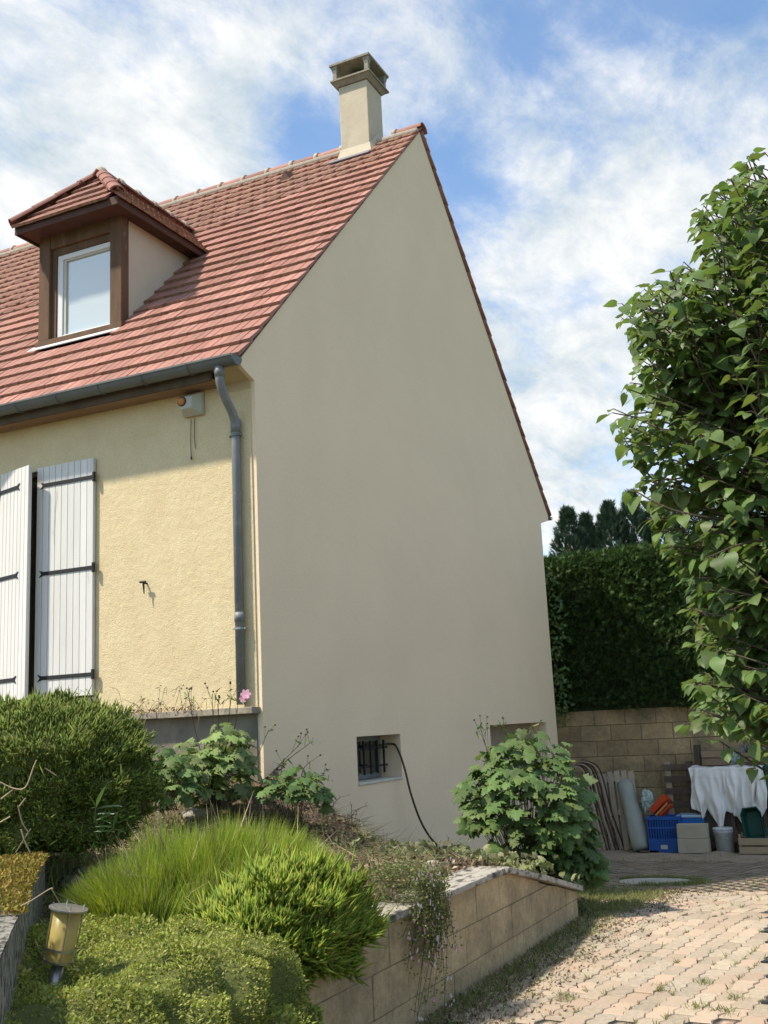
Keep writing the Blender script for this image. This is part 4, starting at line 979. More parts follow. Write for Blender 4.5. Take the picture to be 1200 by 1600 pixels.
# ------------------------------------------------------------------ mounds
def mound(name, label, cat, c, rad, n, tpl, smin, smax, m, core, up=.6, bumpa=.14, bf=2.4, lean=(0, 0, 0), zmin=-.75, pw=2.6):
    root = thing(name, label, cat, (c[0], c[1], terr(c[0], max(c[1], -2.2)))); c = np.array(c, float); rad = np.array(rad, float)
    def shape(d):
        e = (np.abs(d)**pw).sum(-1)**(-1/pw)
        bm = np.array([mnoise.noise(Vector(v)*bf+Vector((c[0]*3, 1, 2)))+.45*mnoise.noise(Vector(v)*bf*3+Vector((4, 1, c[1]))) for v in d])
        return c+d*e[:, None]*rad*(1+bumpa*bm[:, None])
    k1, k2 = 40, 22; uu, vv = np.meshgrid(np.linspace(0, 2*math.pi, k1), np.linspace(-1.2, math.pi/2, k2))
    d = np.stack([np.cos(vv)*np.cos(uu), np.cos(vv)*np.sin(uu), np.sin(vv)], -1).reshape(-1, 3); V = (shape(d)-c)*.93+c
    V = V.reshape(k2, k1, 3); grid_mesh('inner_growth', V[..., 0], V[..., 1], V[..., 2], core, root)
    d = RNG.normal(size=(n*2, 3)); d /= np.linalg.norm(d, axis=1, keepdims=True); d = d[d[:, 2] > zmin][:n]; n = len(d)
    P = shape(d); P = c+(P-c)*RNG.uniform(.9, 1.0, (n, 1))
    Y_ = d/rad*rad.mean()*(1-up)+np.array([0, 0, up])+RNG.normal(0, .28, (n, 3))+np.array(lean)
    scatter('foliage', tpl, P, axis_rot(Y_), RNG.uniform(smin, smax, n), m, root)
    k_ = n//22; Yk = Y_[:k_]+RNG.normal(0, .25, (k_, 3)); scatter('long_shoots', tpl, P[:k_], axis_rot(Yk), np.stack([np.full(k_, smax*.8), RNG.uniform(1.3, 2.3, k_)*smax, np.full(k_, smax*.8)], 1), m, root)
    return root
H1 = at(45, 1225, 6.1)
mound('heath_shrub', 'dark green rounded heath mound below the white shutters', 'shrub', (H1[0], H1[1], H1[2]+.01), (.53, .66, .42), 36000, SPIN, .025, .06, M['heath'], M['mosscore'], .45, .24, 4.2, zmin=-.8)
H2 = at(462, 1440, 4.75)
mound('heather_clump', 'bright yellow-green heather spilling over the block wall', 'shrub', (H2[0], H2[1]+.02, H2[2]-.02), (.40, .30, .235), 20000, SPIN, .025, .07, M['heathy'], M['mosscore'], .55, .34, 3.6, (.15, -.1, 0), pw=2.0)
H3 = at(385, 1455, 4.6)
mound('heather_clump', 'smaller darker green heather clump left of the bright one, before the feathery plant', 'shrub', (H3[0], H3[1], H3[2]-.03), (.22, .22, .17), 6000, SPIN, .03, .075, M['heathy'], M['mosscore'], .55, .34, 3.6, (.1, -.1, 0), pw=2.0)
# feathery clump
fc = at(310, 1432, 5.15); fr_ = thing('feathery_plant', 'bright green fine feathery foliage clump in the middle of the bed', 'plant', (fc[0], fc[1], terr(fc[0], fc[1])))
n = 22000; a = RNG.uniform(0, 2*math.pi, n); q = np.sqrt(RNG.uniform(0, 1, n))
lx, ly = q*np.cos(a), q*np.sin(a)
gx = fc[0]+_r[0]*lx*.60+math.cos(YAW)*ly*.42; gy = fc[1]+_r[1]*lx*.60+math.sin(YAW)*ly*.42
gz = np.array([terr(x_, y_) for x_, y_ in zip(gx, np.clip(gy, -2.2, 9))])
hh = .47*(1-.5*q**2.4)*RNG.uniform(.7, 1.12, n)*(1+.22*noisy(np.stack([gx, gy, gz*0], 1), 5))*np.clip(.86+.25*lx, .6, 1.08)
Y_ = np.stack([gx-fc[0], gy-fc[1], .75+0*gx], 1)*np.array([.55, .55, 1])+RNG.normal(0, .13, (n, 3))+np.array([_r[0], _r[1], 0])*.06
Y_ += np.stack([noisy(np.stack([gx, gy, gz*0], 1), 7, 3), noisy(np.stack([gx, gy, gz*0], 1), 7, 11), 0*gx], 1)*.75
lift = RNG.uniform(0, .45, n)*hh
scatter('foliage', blade(.0095, .12), np.stack([gx, gy, gz+lift], 1)+Y_*0, axis_rot(Y_), hh*(1-lift/hh*.6), M['feather'], fr_)
kk = RNG.choice(n, 900, replace=False); scatter('dry_blades', blade(.012, .3), np.stack([gx, gy, gz+lift], 1)[kk], axis_rot(Y_[kk]+RNG.normal(0, .3, (900, 3))), hh[kk]*RNG.uniform(.5, 1.2, 900), M['straw'], fr_)
k1, k2 = 30, 12; uu, vv = np.meshgrid(np.linspace(0, 2*math.pi, k1), np.linspace(0, 1, k2))
X = fc[0]+_r[0]*vv*np.cos(uu)*.5+math.cos(YAW)*vv*np.sin(uu)*.4; Y = fc[1]+_r[1]*vv*np.cos(uu)*.5+math.sin(YAW)*vv*np.sin(uu)*.4
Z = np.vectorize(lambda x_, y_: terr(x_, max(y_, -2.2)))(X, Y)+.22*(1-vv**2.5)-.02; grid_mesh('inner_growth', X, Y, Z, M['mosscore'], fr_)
# ground cover that drapes over the wall
gc = thing('ground_cover', 'low yellowish green ground cover draping over the wall at the lower left', 'plant', (-5, -2.2, -1.05))
def cover(x, t):                                   # t 0..1 from the bed to the drape edge
    e = min(1, max(0, (-3.55-x)/.5)); n1 = mnoise.noise(Vector((x*2.3, t*3, 0))); n2 = mnoise.noise(Vector((x*7, t*9, 5)))
    if t < .6: y = -1.35-(t/.6)*.92; z = terr(x, y)+.07+.04*n2+.08*n1+.02*mnoise.noise(Vector((x*15, t*18, 1)))
    else:
        a = (t-.6)/.4*math.pi/2*1.15; y = -2.27-.40*math.sin(a)**.6*e*(1+.5*n2+.25*mnoise.noise(Vector((x*4, t*3, 8)))); z = terr(x, -2.2)+.09*(1+n1)-.36*(1-math.cos(a))*1.0*e*(1+.8*n1)+.05*n2+.02*mnoise.noise(Vector((x*15, t*18, 1)))
    q_ = math.exp(-((x+5.15)/.35)**2-((y+2.4)/.35)**2)
    return y, z-.16*min(1, max(0, (x+4.05)/.45))**1.5-.10*q_
xs = np.linspace(-7.4, -3.6, 90); ts = np.linspace(0, 1, 34); X, Tt = np.meshgrid(xs, ts); Y = np.zeros_like(X); Z = np.zeros_like(X)
for i in range(X.shape[0]):
    for j in range(X.shape[1]): Y[i, j], Z[i, j] = cover(X[i, j], Tt[i, j])
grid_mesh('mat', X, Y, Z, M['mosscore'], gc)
n = 120000; xx_ = RNG.uniform(-6.6, -3.58, n); tt = RNG.uniform(0, 1, n); yz = np.array([cover(a, b) for a, b in zip(xx_, tt)])
P = np.stack([xx_, yz[:, 0], yz[:, 1]+RNG.uniform(0, .03, n)], 1); Y_ = np.stack([RNG.normal(0, .7, n), RNG.normal(-.3, .7, n)-.8*(tt > .75), RNG.normal(.6, .4, n)], 1)
cl = noisy(P, 9); s_ = RNG.uniform(.007, .016, n)*(1+.9*np.maximum(cl, 0)); P[:, 2] += .05*cl
scatter('foliage', DIAM, P, axis_rot(Y_), s_, M['moss'], gc)
n = 16000; xx_ = RNG.uniform(-6.6, -3.62, n); tt = RNG.uniform(0, 1, n); yz = np.array([cover(a, b) for a, b in zip(xx_, tt)])
P = np.stack([xx_, yz[:, 0], yz[:, 1]], 1); Y_ = np.stack([RNG.normal(0, .8, n), RNG.normal(0, .8, n), RNG.uniform(.2, .9, n)], 1)
k_ = np.clip(noisy(P, 5)*1.6+.6, .25, 1.3); scatter('sprigs', SPIN, P, axis_rot(Y_), RNG.uniform(.02, .055, n)*k_, M['moss'], gc)

# trailing flowers over the wall
tf = thing('trailing_flowers', 'trailing plant with tiny pale pink flowers hanging down the block wall', 'plant', at(590, 1400, 5.7))
P_, Y_, F_ = [], [], []; st = MB()
for k in range(75):
    a = at(random.uniform(545, 628), random.uniform(1345, 1420), random.uniform(5.55, 5.8)); ln = random.uniform(.05, .42)*random.random()**.4
    if random.random() < .12: ln = random.uniform(.4, .7)
    e = Vector(a)+Vector((random.uniform(-.2, .26), random.uniform(-.12, -.02), -ln)); mid = Vector(a)+Vector((random.uniform(-.05, .1), -.1, -.1*ln))
    if mid.y > -2.50: mid.y = -2.5-random.uniform(0, .06)
    e.y = min(e.y, -2.47-random.uniform(0, .05)); pth = smooth_path([Vector(a), mid, e], 8); st.tube(pth, .0015, 3, False)
    for p in pth:
        for _ in range(4): P_.append((p.x+random.gauss(0, .018), p.y+random.gauss(0, .015), p.z+random.gauss(0, .018)))
    if random.random() < .5: F_.append(tuple(pth[-1]+Vector((0, -.02, 0))))
    if random.random() < .4: F_.append(tuple(pth[random.randrange(3, len(pth))]+Vector((0, -.03, .02))))
P_ = np.array(P_); n = len(P_); Y_ = RNG.normal(0, 1, (n, 3)); scatter('foliage', DIAM, P_, axis_rot(Y_), RNG.uniform(.010, .024, n), M['weed'], tf)
st.build('stems', M['stem'], tf, kind='stuff')
pet = ([(0, 0, 0), (.4, .5, 0), (0, 1, 0), (-.4, .5, 0)], [(0, 1, 2, 3)])
for i, p in enumerate(F_):
    for q in range(3):
        c0 = np.array(p)+RNG.normal(0, .010, 3); a = np.arange(5)/5*6.28; YY = np.stack([np.cos(a)*.45, -np.cos(a)*.89*0-.3+0*a, np.sin(a)], 1); YY[:, 0] = np.cos(a)
        yv = YY/np.linalg.norm(YY, axis=1, keepdims=True); nr = np.array([-.3, -.9, .3]); zv = nr-(nr*yv).sum(1, keepdims=True)*yv; zv /= np.linalg.norm(zv, axis=1, keepdims=True)
        scatter('flower', pet, np.repeat(c0[None], 5, 0), np.stack([np.cross(yv, zv), yv, zv], -1), np.full(5, .010), M['petalw' if i % 4 else 'petalp'], tf, kind=None)

# lance-leaved sprig
ls = thing('oleander_sprig', 'young plant with long narrow shiny leaves in front of the dark heath mound', 'plant', at(165, 1310, 5.4))
lt = ([(0, 0, 0), (.09, .3, .03), (.07, .7, .0), (0, 1, -.08), (-.07, .7, 0), (-.09, .3, .03), (0, .3, -.01), (0, .7, -.04)], [(0, 1, 6), (1, 2, 7, 6), (2, 3, 7), (0, 6, 5), (6, 7, 4, 5), (7, 3, 4)])
lme = MB().add(*lt).me('leaf', M['lance'])
for (a, b, c0, d0, L_) in ((150, 1262, 164, 1226, .13), (150, 1264, 188, 1257, .13), (146, 1285, 180, 1268, .12), (150, 1272, 178, 1270, .1), (148, 1292, 176, 1291, .1), (180, 1290, 208, 1272, .11), (178, 1292, 183, 1268, .09), (150, 1262, 138, 1240, .09), (148, 1280, 172, 1284, .09), (146, 1300, 176, 1297, .1), (178, 1296, 196, 1300, .08), (150, 1262, 142, 1262, .08)):
    p, q = at(a, b, 5.4), at(c0, d0, 5.36); y_ = (q-p); L2 = np.linalg.norm(y_)*1.08; y_ /= np.linalg.norm(y_); z_ = np.array([-.25, -.1, 1.0])+RNG.normal(0, .15, 3); z_ = z_-z_@y_*y_; z_ /= np.linalg.norm(z_)
    link('leaf', lme, ls, rotm(np.stack([np.cross(y_, z_), y_, z_], -1), p, L2))
MB().tube([at(160, 1325, 5.45), at(148, 1285, 5.4), at(150, 1262, 5.4)], .004, 6).build('stem', M['stem'], ls)
MB().tube([at(165, 1325, 5.45), at(180, 1292, 5.4)], .003, 6).build('stem', M['stem'], ls)

# ------------------------------------------------------------------ dry clippings, wilted leaves, stones
def bed_points(n, xr_, yr_): 
    x_ = RNG.uniform(*xr_, n); y_ = RNG.uniform(*yr_, n); return x_, y_
x_, y_ = bed_points(9000, (-2.9, 3.6), (-2.2, -.02)); hp = np.exp(-((x_-.6)**2/.2+(y_+.2)**2/.15))*.10
z_ = np.array([terr(a, b) for a, b in zip(x_, y_)])
Y_ = np.stack([RNG.normal(0, 1, 9000), RNG.normal(0, 1, 9000), RNG.normal(.12, .22, 9000)], 1)
dc = scatter('dry_clippings', TWIG, np.stack([x_, y_, z_+hp*RNG.uniform(.3, 1.2, 9000)+RNG.uniform(0, .06, 9000)], 1), axis_rot(Y_), RNG.uniform(.06, .26, 9000), M['straw'])
tag(dc, 'dry brown twigs and stalks littering the bed below the beige gable', 'clippings')
n = 9000; x_, y_ = bed_points(n, (-2.9, 3.4), (-2.28, -.02)); z_ = np.array([terr(a, b) for a, b in zip(x_, y_)]); hp = np.exp(-((x_-.6)**2/.2+(y_+.2)**2/.15))*.12
dl = scatter('dead_leaves', DIAM, np.stack([x_, y_, z_+hp*RNG.uniform(0, 1.1, n)+RNG.uniform(0, .05, n)], 1), axis_rot(RNG.normal(0, 1, (n, 3))), RNG.uniform(.02, .06, n), M['dead'])
tag(dl, 'curled brown dead leaves scattered over the soil behind the coping', 'dead leaves')
n = 1100; x_ = RNG.normal(-.2, .45, n); y_ = np.clip(RNG.normal(-1.85, .28, n), -2.5, -.6); keep = (x_ < .9) & (x_ > -1.2); x_, y_ = x_[keep], y_[keep]; n = len(x_)
z_ = np.array([max(terr(a, max(b, -2.2)), topline(a)+.04 if b < -2.15 else -9) for a, b in zip(x_, y_)])
wl_ = scatter('wilted_leaves', lobed(4, .6), np.stack([x_, y_, z_+RNG.uniform(.0, .16, n)], 1), axis_rot(RNG.normal(0, 1, (n, 3))), RNG.uniform(.03, .07, n), M['wilt'])
tag(wl_, 'pile of wilted pale green cut leaves at the top of the wall, left of the big bush', 'cut leaves')
n = 700; x_, y_ = bed_points(n, (-1.2, .6), (-2.1, -.6)); z_ = np.array([terr(a, b) for a, b in zip(x_, y_)])
tag(scatter('cut_stalks', TWIG, np.stack([x_, y_, z_+RNG.uniform(.02, .1, n)], 1), axis_rot(np.stack([RNG.normal(0, 1, n), RNG.normal(0, 1, n), RNG.normal(.2, .2, n)], 1)), RNG.uniform(.1, .3, n), M['wilt']), 'yellowish green cut stalks strewn beside the cable end', 'cut stalks')
n = 9000; x_ = RNG.uniform(-4.5, -.1, n); y_ = RNG.uniform(-2.1, 1.8, n); z_ = np.array([terr(a, b) for a, b in zip(x_, y_)])
tag(scatter('bank_litter', DIAM, np.stack([x_, y_, z_+RNG.uniform(0, .03, n)], 1), axis_rot(RNG.normal(0, 1, (n, 3))), RNG.uniform(.02, .05, n), M['dead']), 'brown leaf litter on the bank behind the feathery plant', 'leaf litter')
n = 5000; x_ = RNG.uniform(-3, -.1, n); y_ = RNG.uniform(-2.0, 1.5, n); z_ = np.array([terr(a, b) for a, b in zip(x_, y_)])
tag(scatter('bank_grass', blade(.03, .3), np.stack([x_, y_, z_], 1), axis_rot(np.stack([RNG.normal(0, .5, n), RNG.normal(0, .5, n), np.ones(n)], 1)), RNG.uniform(.04, .14, n), M['weed']), 'short green grass on the bank at the foot of the grey plinth', 'grass')
def rock(name, label, p, r, m, seed):
    mb = MB(); n1, n2 = 14, 9; T_ = []
    for i in range(n2):
        for j in range(n1):
            a = 2*math.pi*j/n1; b = math.pi*(i/(n2-1)-.5); d = Vector((math.cos(b)*math.cos(a), math.cos(b)*math.sin(a), math.sin(b))); k = 1+.35*mnoise.noise(d*1.7+Vector((seed, 0, 0)))
            mb.v.append((p[0]+d.x*r[0]*k, p[1]+d.y*r[1]*k, p[2]+d.z*r[2]*k))
    for i in range(n2-1):
        for j in range(n1): mb.f.append((i*n1+j, i*n1+(j+1) % n1, (i+1)*n1+(j+1) % n1, (i+1)*n1+j))
    return tag(mb.build(name, m, smooth=True), label, 'stone')
def bedat(px_, py_, lo=4, hi=12):
    for d in np.arange(lo, hi, .05):
        p = at(px_, py_, d)
        if p[2] < terr(p[0], min(max(p[1], -2.2), 3)): return p
    return at(px_, py_, hi)
p = bedat(676, 1362); rock('stone', 'pale yellowish stone lying among clippings behind the coping', p+np.array([0, 0, .02]), (.09, .07, .045), M['stone'], 1)
p = bedat(312, 1278, 5.5); rock('stone', 'flat grey stone behind the feathery green clump', p+np.array([0, 0, .03]), (.16, .12, .05), M['stone'], 2)
for i, (a, b, lab) in enumerate(((122, 1384, 'upper pale rubble stone above the garden lamp'), (135, 1394, 'right rubble stone beside the garden lamp top'), (112, 1398, 'grey rubble stone just above the garden lamp lid'))):
    p = bedat(a, b, 3.6); rock('stone', lab, p+np.array([0, 0, .06]), (.07, .05, .04), M['oldwall'], 3+i)

# branching dead twigs by the corner (silhouettes on the gable)
dt_ = MB(); rr = random.Random(3)
for k in range(9):
    p = Vector(bedat(500+k*7, 1290+k*3, 6)); q = Vector(at(505+rr.uniform(0, 70), 1225+rr.uniform(20, 60), 8.6)); pth = smooth_path([p, p.lerp(q, .5)+Vector((rr.uniform(-.05, .05), 0, .06)), q], 5); dt_.tube(pth, .0025, 4)
    for j in range(4): s0 = pth[rr.randrange(3, len(pth))]; dt_.tube([s0, s0+Vector((rr.uniform(-.1, .12), rr.uniform(-.04, .04), rr.uniform(-.03, .08)))], .0018, 3)
tag(dt_.build('dead_branches', M['redstem']), 'thin bare dead branches sticking up against the gable left of the basement window', 'branches')

# weeds on the ledge
wd = thing('ledge_weeds', 'wiry weeds sprouting along the ledge under the yellow facade', 'weeds', (-.1, 1.2, 0))
st = MB(); P_ = []
for k in range(46):
    y0_ = random.uniform(.3, 3.2); p = Vector((-.1+random.uniform(-.05, .05), y0_, -.01)); h_ = random.uniform(.03, .13) if random.random() < .85 else .22
    e = p+Vector((random.uniform(-.05, .02), random.uniform(-.12, .12), h_)); q = e+Vector((random.uniform(-.08, .0), random.uniform(-.12, .12), random.uniform(-.1, .05))); pth = smooth_path([p, p.lerp(e, .6)+Vector((0, 0, .02)), e, q], 5); st.tube(pth, .0016, 3, False)
    for p_ in pth[3:]:
        if random.random() < .5: P_.append(tuple(p_+Vector((random.gauss(0, .01), random.gauss(0, .012), random.gauss(0, .01)))))
st.build('stems', M['redstem'], wd, kind='stuff'); P_ = np.array(P_); scatter('foliage', DIAM, P_, axis_rot(RNG.normal(0, 1, P_.shape)), RNG.uniform(.012, .03, len(P_)), M['weed'], wd)
P = np.stack([RNG.uniform(-.16, -.02, 1400), RNG.uniform(.6, 3.6, 1400), RNG.uniform(-.02, .03, 1400)], 1); scatter('debris', DIAM, P, axis_rot(RNG.normal(0, 1, P.shape)), RNG.uniform(.01, .03, 1400), M['dead'], wd)
# hanging tendril over the plinth
tnd = MB()
for px_, n_ in ((213, 60), (305, 40), (222, 30)):
    tnd.tube(smooth_path([Vector(at(px_, 1100, 8.9)), Vector(at(px_+6, 1120, 8.75)), Vector(at(px_-2, 1120+n_, 8.75))], 6), .002, 3)
tnd.build('tendril', M['straw'], wd)

# dry pale stalks at lower left
dsr = MB()
for pts_ in ([(0, 1222), (22, 1232), (40, 1230), (52, 1200), (57, 1188)], [(28, 1258), (35, 1285), (44, 1300)], [(33, 1296), (40, 1318), (47, 1332), (46, 1345)], [(30, 1260), (40, 1247)], [(2, 1248), (20, 1234)], [(25, 1332), (45, 1300), (48, 1295)], [(0, 1285), (16, 1276)], [(70, 1200), (88, 1212)]):
    dsr.tube(smooth_path([Vector(at(a, b, 5.15)) for a, b in pts_], 4), .0035, 5)
dsr.tube(smooth_path([Vector(at(0, 1427, 3.7)), Vector(at(40, 1412, 3.7)), Vector(at(78, 1389, 3.7)), Vector(at(82, 1392, 3.7)), Vector(at(93, 1410, 3.75))], 5), .002, 5)
tag(dsr.build('dry_stalks', M['straw'], kind='stuff'), 'pale dry bent stalks in front of the dark heath mound at the left', 'stalks')

# grass and weeds on the left bank between mound and low wall
n = 2600; q0 = at(10, 1330, 5.7); gx = RNG.normal(q0[0], .28, n); gy = RNG.normal(q0[1]+.15, .25, n); gz = np.array([terr(a, max(b, -2.2)) for a, b in zip(gx, gy)])
Y_ = np.stack([RNG.normal(0, .4, n), RNG.normal(0, .4, n), np.ones(n)], 1)
tag(scatter('long_grass', blade(.018, .35), np.stack([gx, gy, gz], 1), axis_rot(Y_), RNG.uniform(.06, .22, n), M['weed']), 'loose grass growing at the foot of the dark heath mound', 'grass')
n = 9000; gx = RNG.uniform(-6, -1.5, n); gy = RNG.uniform(-2.0, .2, n); gz = np.array([terr(a, b) for a, b in zip(gx, gy)])
tag(scatter('bank_weeds', DIAM, np.stack([gx, gy, gz+RNG.uniform(0, .05, n)], 1), axis_rot(RNG.normal(0, 1, (n, 3))), RNG.uniform(.02, .05, n), M['weed']), 'small weeds covering the bank between the shrubs', 'weeds')

# low mossy wall at the left edge
LA = at(0, 1497, 3.75); LB = at(71, 1337, 5.0)
zt = -.79
a0 = on(0, 1497, 2, zt); a1 = on(71, 1337, 2, zt); dv = (a1-a0); dv /= np.linalg.norm(dv); nv = np.array([-dv[1], dv[0], 0.])
lw = thing('low_wall', 'low pitted concrete garden wall capped with orange moss at the left edge', 'wall', (a0[0], a0[1], -1.1))
k1, k2 = 60, 8; uu, vv = np.meshgrid(np.linspace(-.8, np.linalg.norm(a1-a0), k1), np.linspace(0, .26, k2))
X = a0[0]+dv[0]*uu+nv[0]*vv; Y = a0[1]+dv[1]*uu+nv[1]*vv; Z = zt+np.array([[.012*mnoise.noise(Vector((X[i, j]*16, Y[i, j]*16, 0))) for j in range(k1)] for i in range(k2)])
Lw = np.linalg.norm(a1-a0)
pz = [a0-dv*.8, a0+dv*Lw, a0+dv*Lw+nv*.26, a0-dv*.8+nv*.26]
MB().prism([(p[0], p[1], -1.5) for p in pz], (0, 0, 1.5+zt-.004)).build('wall_body', M['oldwall'], lw)
grid_mesh('wall_top', X, Y, Z+.004, M['oldwall'], lw)
n = 9000; t0 = .20; uu = RNG.uniform(.26*Lw, .93*Lw, n); vv = RNG.uniform(-.02, .27, n)
P = np.stack([a0[0]+dv[0]*uu+nv[0]*vv, a0[1]+dv[1]*uu+nv[1]*vv, zt+.055*np.sin(np.clip((uu-.26*Lw)/(.67*Lw), 0, 1)*math.pi)**.5*np.clip(1.2-((vv-.12)/.16)**4, .0, 1)+RNG.uniform(0, .012, n)], 1)
scatter('moss', DIAM, P, axis_rot(np.stack([RNG.normal(0, .7, n), RNG.normal(0, .7, n), RNG.uniform(.2, 1, n)], 1)), RNG.uniform(.010, .024, n), M['drymoss'], lw)

# garden lamp
lb = at(82, 1553, 3.72); ltp = at(107, 1419, 3.77); axis = Vector(ltp-lb).normalized(); q = axis.to_track_quat('Z', 'Y').to_matrix().to_4x4(); Tl = Matrix.Translation(Vector(lb)) @ q
Ltot = (Vector(ltp)-Vector(lb)).length; hz = Ltot-.178
gl = thing('garden_lamp', 'leaning bollard garden lamp with yellowed shade and steel post', 'lamp', tuple(lb))
MB().lathe([(.022, -.15), (.022, hz+.01), (.001, hz+.01)], 20, Tl).build('post', M['steel'], gl, smooth=True)
MB().lathe([(.046, hz), (.049, Ltot-.004), (.046, Ltot-.004), (.043, hz), (.046, hz)], 28, Tl).build('lamp_shade', M['lampshade'], gl, smooth=True)
MB().lathe([(.002, hz-.002), (.052, hz-.002), (.052, hz+.004), (.002, hz+.004)], 28, Tl).build('base_ring', M['steel'], gl)
MB().lathe([(.0505, hz+.038), (.0535, hz+.038), (.0535, hz+.046), (.0505, hz+.046)], 28, Tl).build('collar_ring', M['steel'], gl)
MB().lathe([(.002, Ltot), (.068, Ltot-.003), (.068, Ltot+.002), (.002, Ltot+.006)], 30, Tl).build('lid', M['steel'], gl)
for k in range(4):
    a = k*math.pi/2+.5; x_, y_ = .0535*math.cos(a), .0535*math.sin(a)
    MB().tube([Tl @ Vector((x_, y_, hz)), Tl @ Vector((x_, y_, Ltot+.016))], .0028, 6).build('rod', M['steel'], gl)
MB().lathe([(.014, hz+.02), (.016, hz+.06), (.024, hz+.09), (.020, hz+.12), (.001, hz+.135)], 14, Tl).build('bulb', M['bulb'], gl, smooth=True)

# ------------------------------------------------------------------ weeds on the driveway
def drive_scatter(name, n, fx, fy, tpl, s0, s1, m, label, cat, up=.6):
    x_, y_ = fx(n), fy(n); z_ = drive_zv(x_); Y_ = np.stack([RNG.normal(0, .6, n), RNG.normal(0, .6, n), up+RNG.uniform(0, .5, n)], 1)
    return tag(scatter(name, tpl, np.stack([x_, y_, z_-.004], 1), axis_rot(Y_), RNG.uniform(s0, s1, n), m), label, cat)
drive_scatter('edge_grass', 7000, lambda n: RNG.uniform(-3.6, 2.6, n)**1, lambda n: -2.47-np.abs(RNG.normal(0, .16, n)), blade(.05, .3), .02, .06, M['weed'], 'grass and weeds in a strip along the foot of the block wall', 'grass')
drive_scatter('edge_litter', 7000, lambda n: RNG.uniform(-3.6, 3.0, n), lambda n: -2.46-np.abs(RNG.normal(0, .26, n)), DIAM, .01, .035, M['dead'], 'dry leaf litter along the foot of the block wall', 'leaf litter', .1)
n = 9000; x_ = RNG.normal(1.35, .75, n); y_ = RNG.normal(-2.0, .30, n)-(x_-1)*.06; k = (x_ > .5) & (y_ > -2.75); x_, y_ = x_[k], y_[k]
tag(scatter('grass_patch', blade(.05, .3), np.stack([x_, y_, drive_zv(x_)], 1), axis_rot(np.stack([RNG.normal(0, .5, len(x_)), RNG.normal(0, .5, len(x_)), np.ones(len(x_))], 1)), RNG.uniform(.02, .07, len(x_)), M['weed']), 'dark weedy grass patch at the end of the block wall under the bush', 'grass')
n = 3500; a = RNG.uniform(-math.pi*1.05, .35*math.pi, n); r_ = RNG.normal(.45, .045, n)
x_ = 3.75+r_*np.cos(a); y_ = -2.34+r_*np.sin(a)
tag(scatter('ring_grass', blade(.06, .3), np.stack([x_, y_, drive_zv(x_)], 1), axis_rot(np.stack([RNG.normal(0, .5, n), RNG.normal(0, .5, n), np.ones(n)], 1)), RNG.uniform(.02, .055, n), M['weed']), 'grass growing round the edge of the manhole cover', 'grass')
n = 5000; x_ = RNG.uniform(6.2, 9.7, n); y_ = RNG.uniform(-6, 0, n); k = noisy(np.stack([x_, y_, x_*0], 1), 1.6) > .08; x_, y_ = x_[k], y_[k]; n = len(x_)
tag(scatter('yard_grass', blade(.06, .3), np.stack([x_, y_, drive_zv(x_)+.0], 1), axis_rot(np.stack([RNG.normal(0, .5, n), RNG.normal(0, .5, n), np.ones(n)], 1)), RNG.uniform(.02, .06, n), M['weed']), 'thin grass on the dirt in front of the stacked things', 'grass')
# tufts in the joints
P_, = [[]]
for k in range(1100):
    u = random.uniform(-4, 7); iv = random.randint(-30, 14); x = u*ca-iv*PW*sa; y = -4+u*sa+iv*PW*ca
    if y > -2.5 or x < -4 or y < -7: continue
    big_ = random.random() < .03
    for j in range(45 if big_ else 9): P_.append((x+random.gauss(0, .03 if big_ else .014), y+random.gauss(0, .02 if big_ else .005), drive_z(x)-.006))
for (a, b) in ((1150, 1560), (1090, 1575), (1130, 1580), (885, 1560), (1100, 1535), (1035, 1545)):
    p = on(a, b, 2, -1.7)
    for j in range(70): P_.append((p[0]+random.gauss(0, .04), p[1]+random.gauss(0, .03), -1.706))
P_ = np.array(P_); n = len(P_)
tag(scatter('joint_weeds', blade(.07, .3), P_, axis_rot(np.stack([RNG.normal(0, .6, n), RNG.normal(0, .6, n), np.ones(n)], 1)), RNG.uniform(.012, .045, n), M['weed']), 'tiny weeds growing in the joints of the pavers', 'weeds')

# ------------------------------------------------------------------ things along the back wall
def gz(x): return drive_z(x)+.015
def leaning_T(px_, py_, xb, lean, roll=0):
    p = on(px_, py_, 0, xb); return Matrix.Translation((xb, p[1], gz(xb))) @ Matrix.Rotation(lean, 4, 'Y') @ Matrix.Rotation(roll, 4, 'X')
# local frame for upright things: x = depth towards wall, y = along wall (left +), z up
pt = thing('wooden_pallet', 'grey slatted pallet leaning on the back wall left of the rolled tarpaulin', 'pallet', (9.25, -.6, gz(9.25)))
Tp = Matrix.Translation((9.28, -.62, gz(9.28))) @ Matrix.Rotation(.20, 4, 'Y') @ Matrix.Rotation(-.10, 4, 'X')
for i in range(7):
    yv_ = .34-i*.112; MB().box(0, .02, yv_-.042, yv_+.042, random.uniform(0, .02), 1.2+random.uniform(-.02, .02), Tp).build('slat', M['pallet'], pt, bevel=.003)
for zz_ in (.06, .58, 1.10): MB().box(.021, .10, -.38, .38, zz_-.04, zz_+.04, Tp).build('cross_bearer', M['pallet'], pt)
for i in range(3): MB().box(.101, .12, .3-i*.3-.04, .3-i*.3+.04, 0, 1.2, Tp).build('slat', M['pallet'], pt)
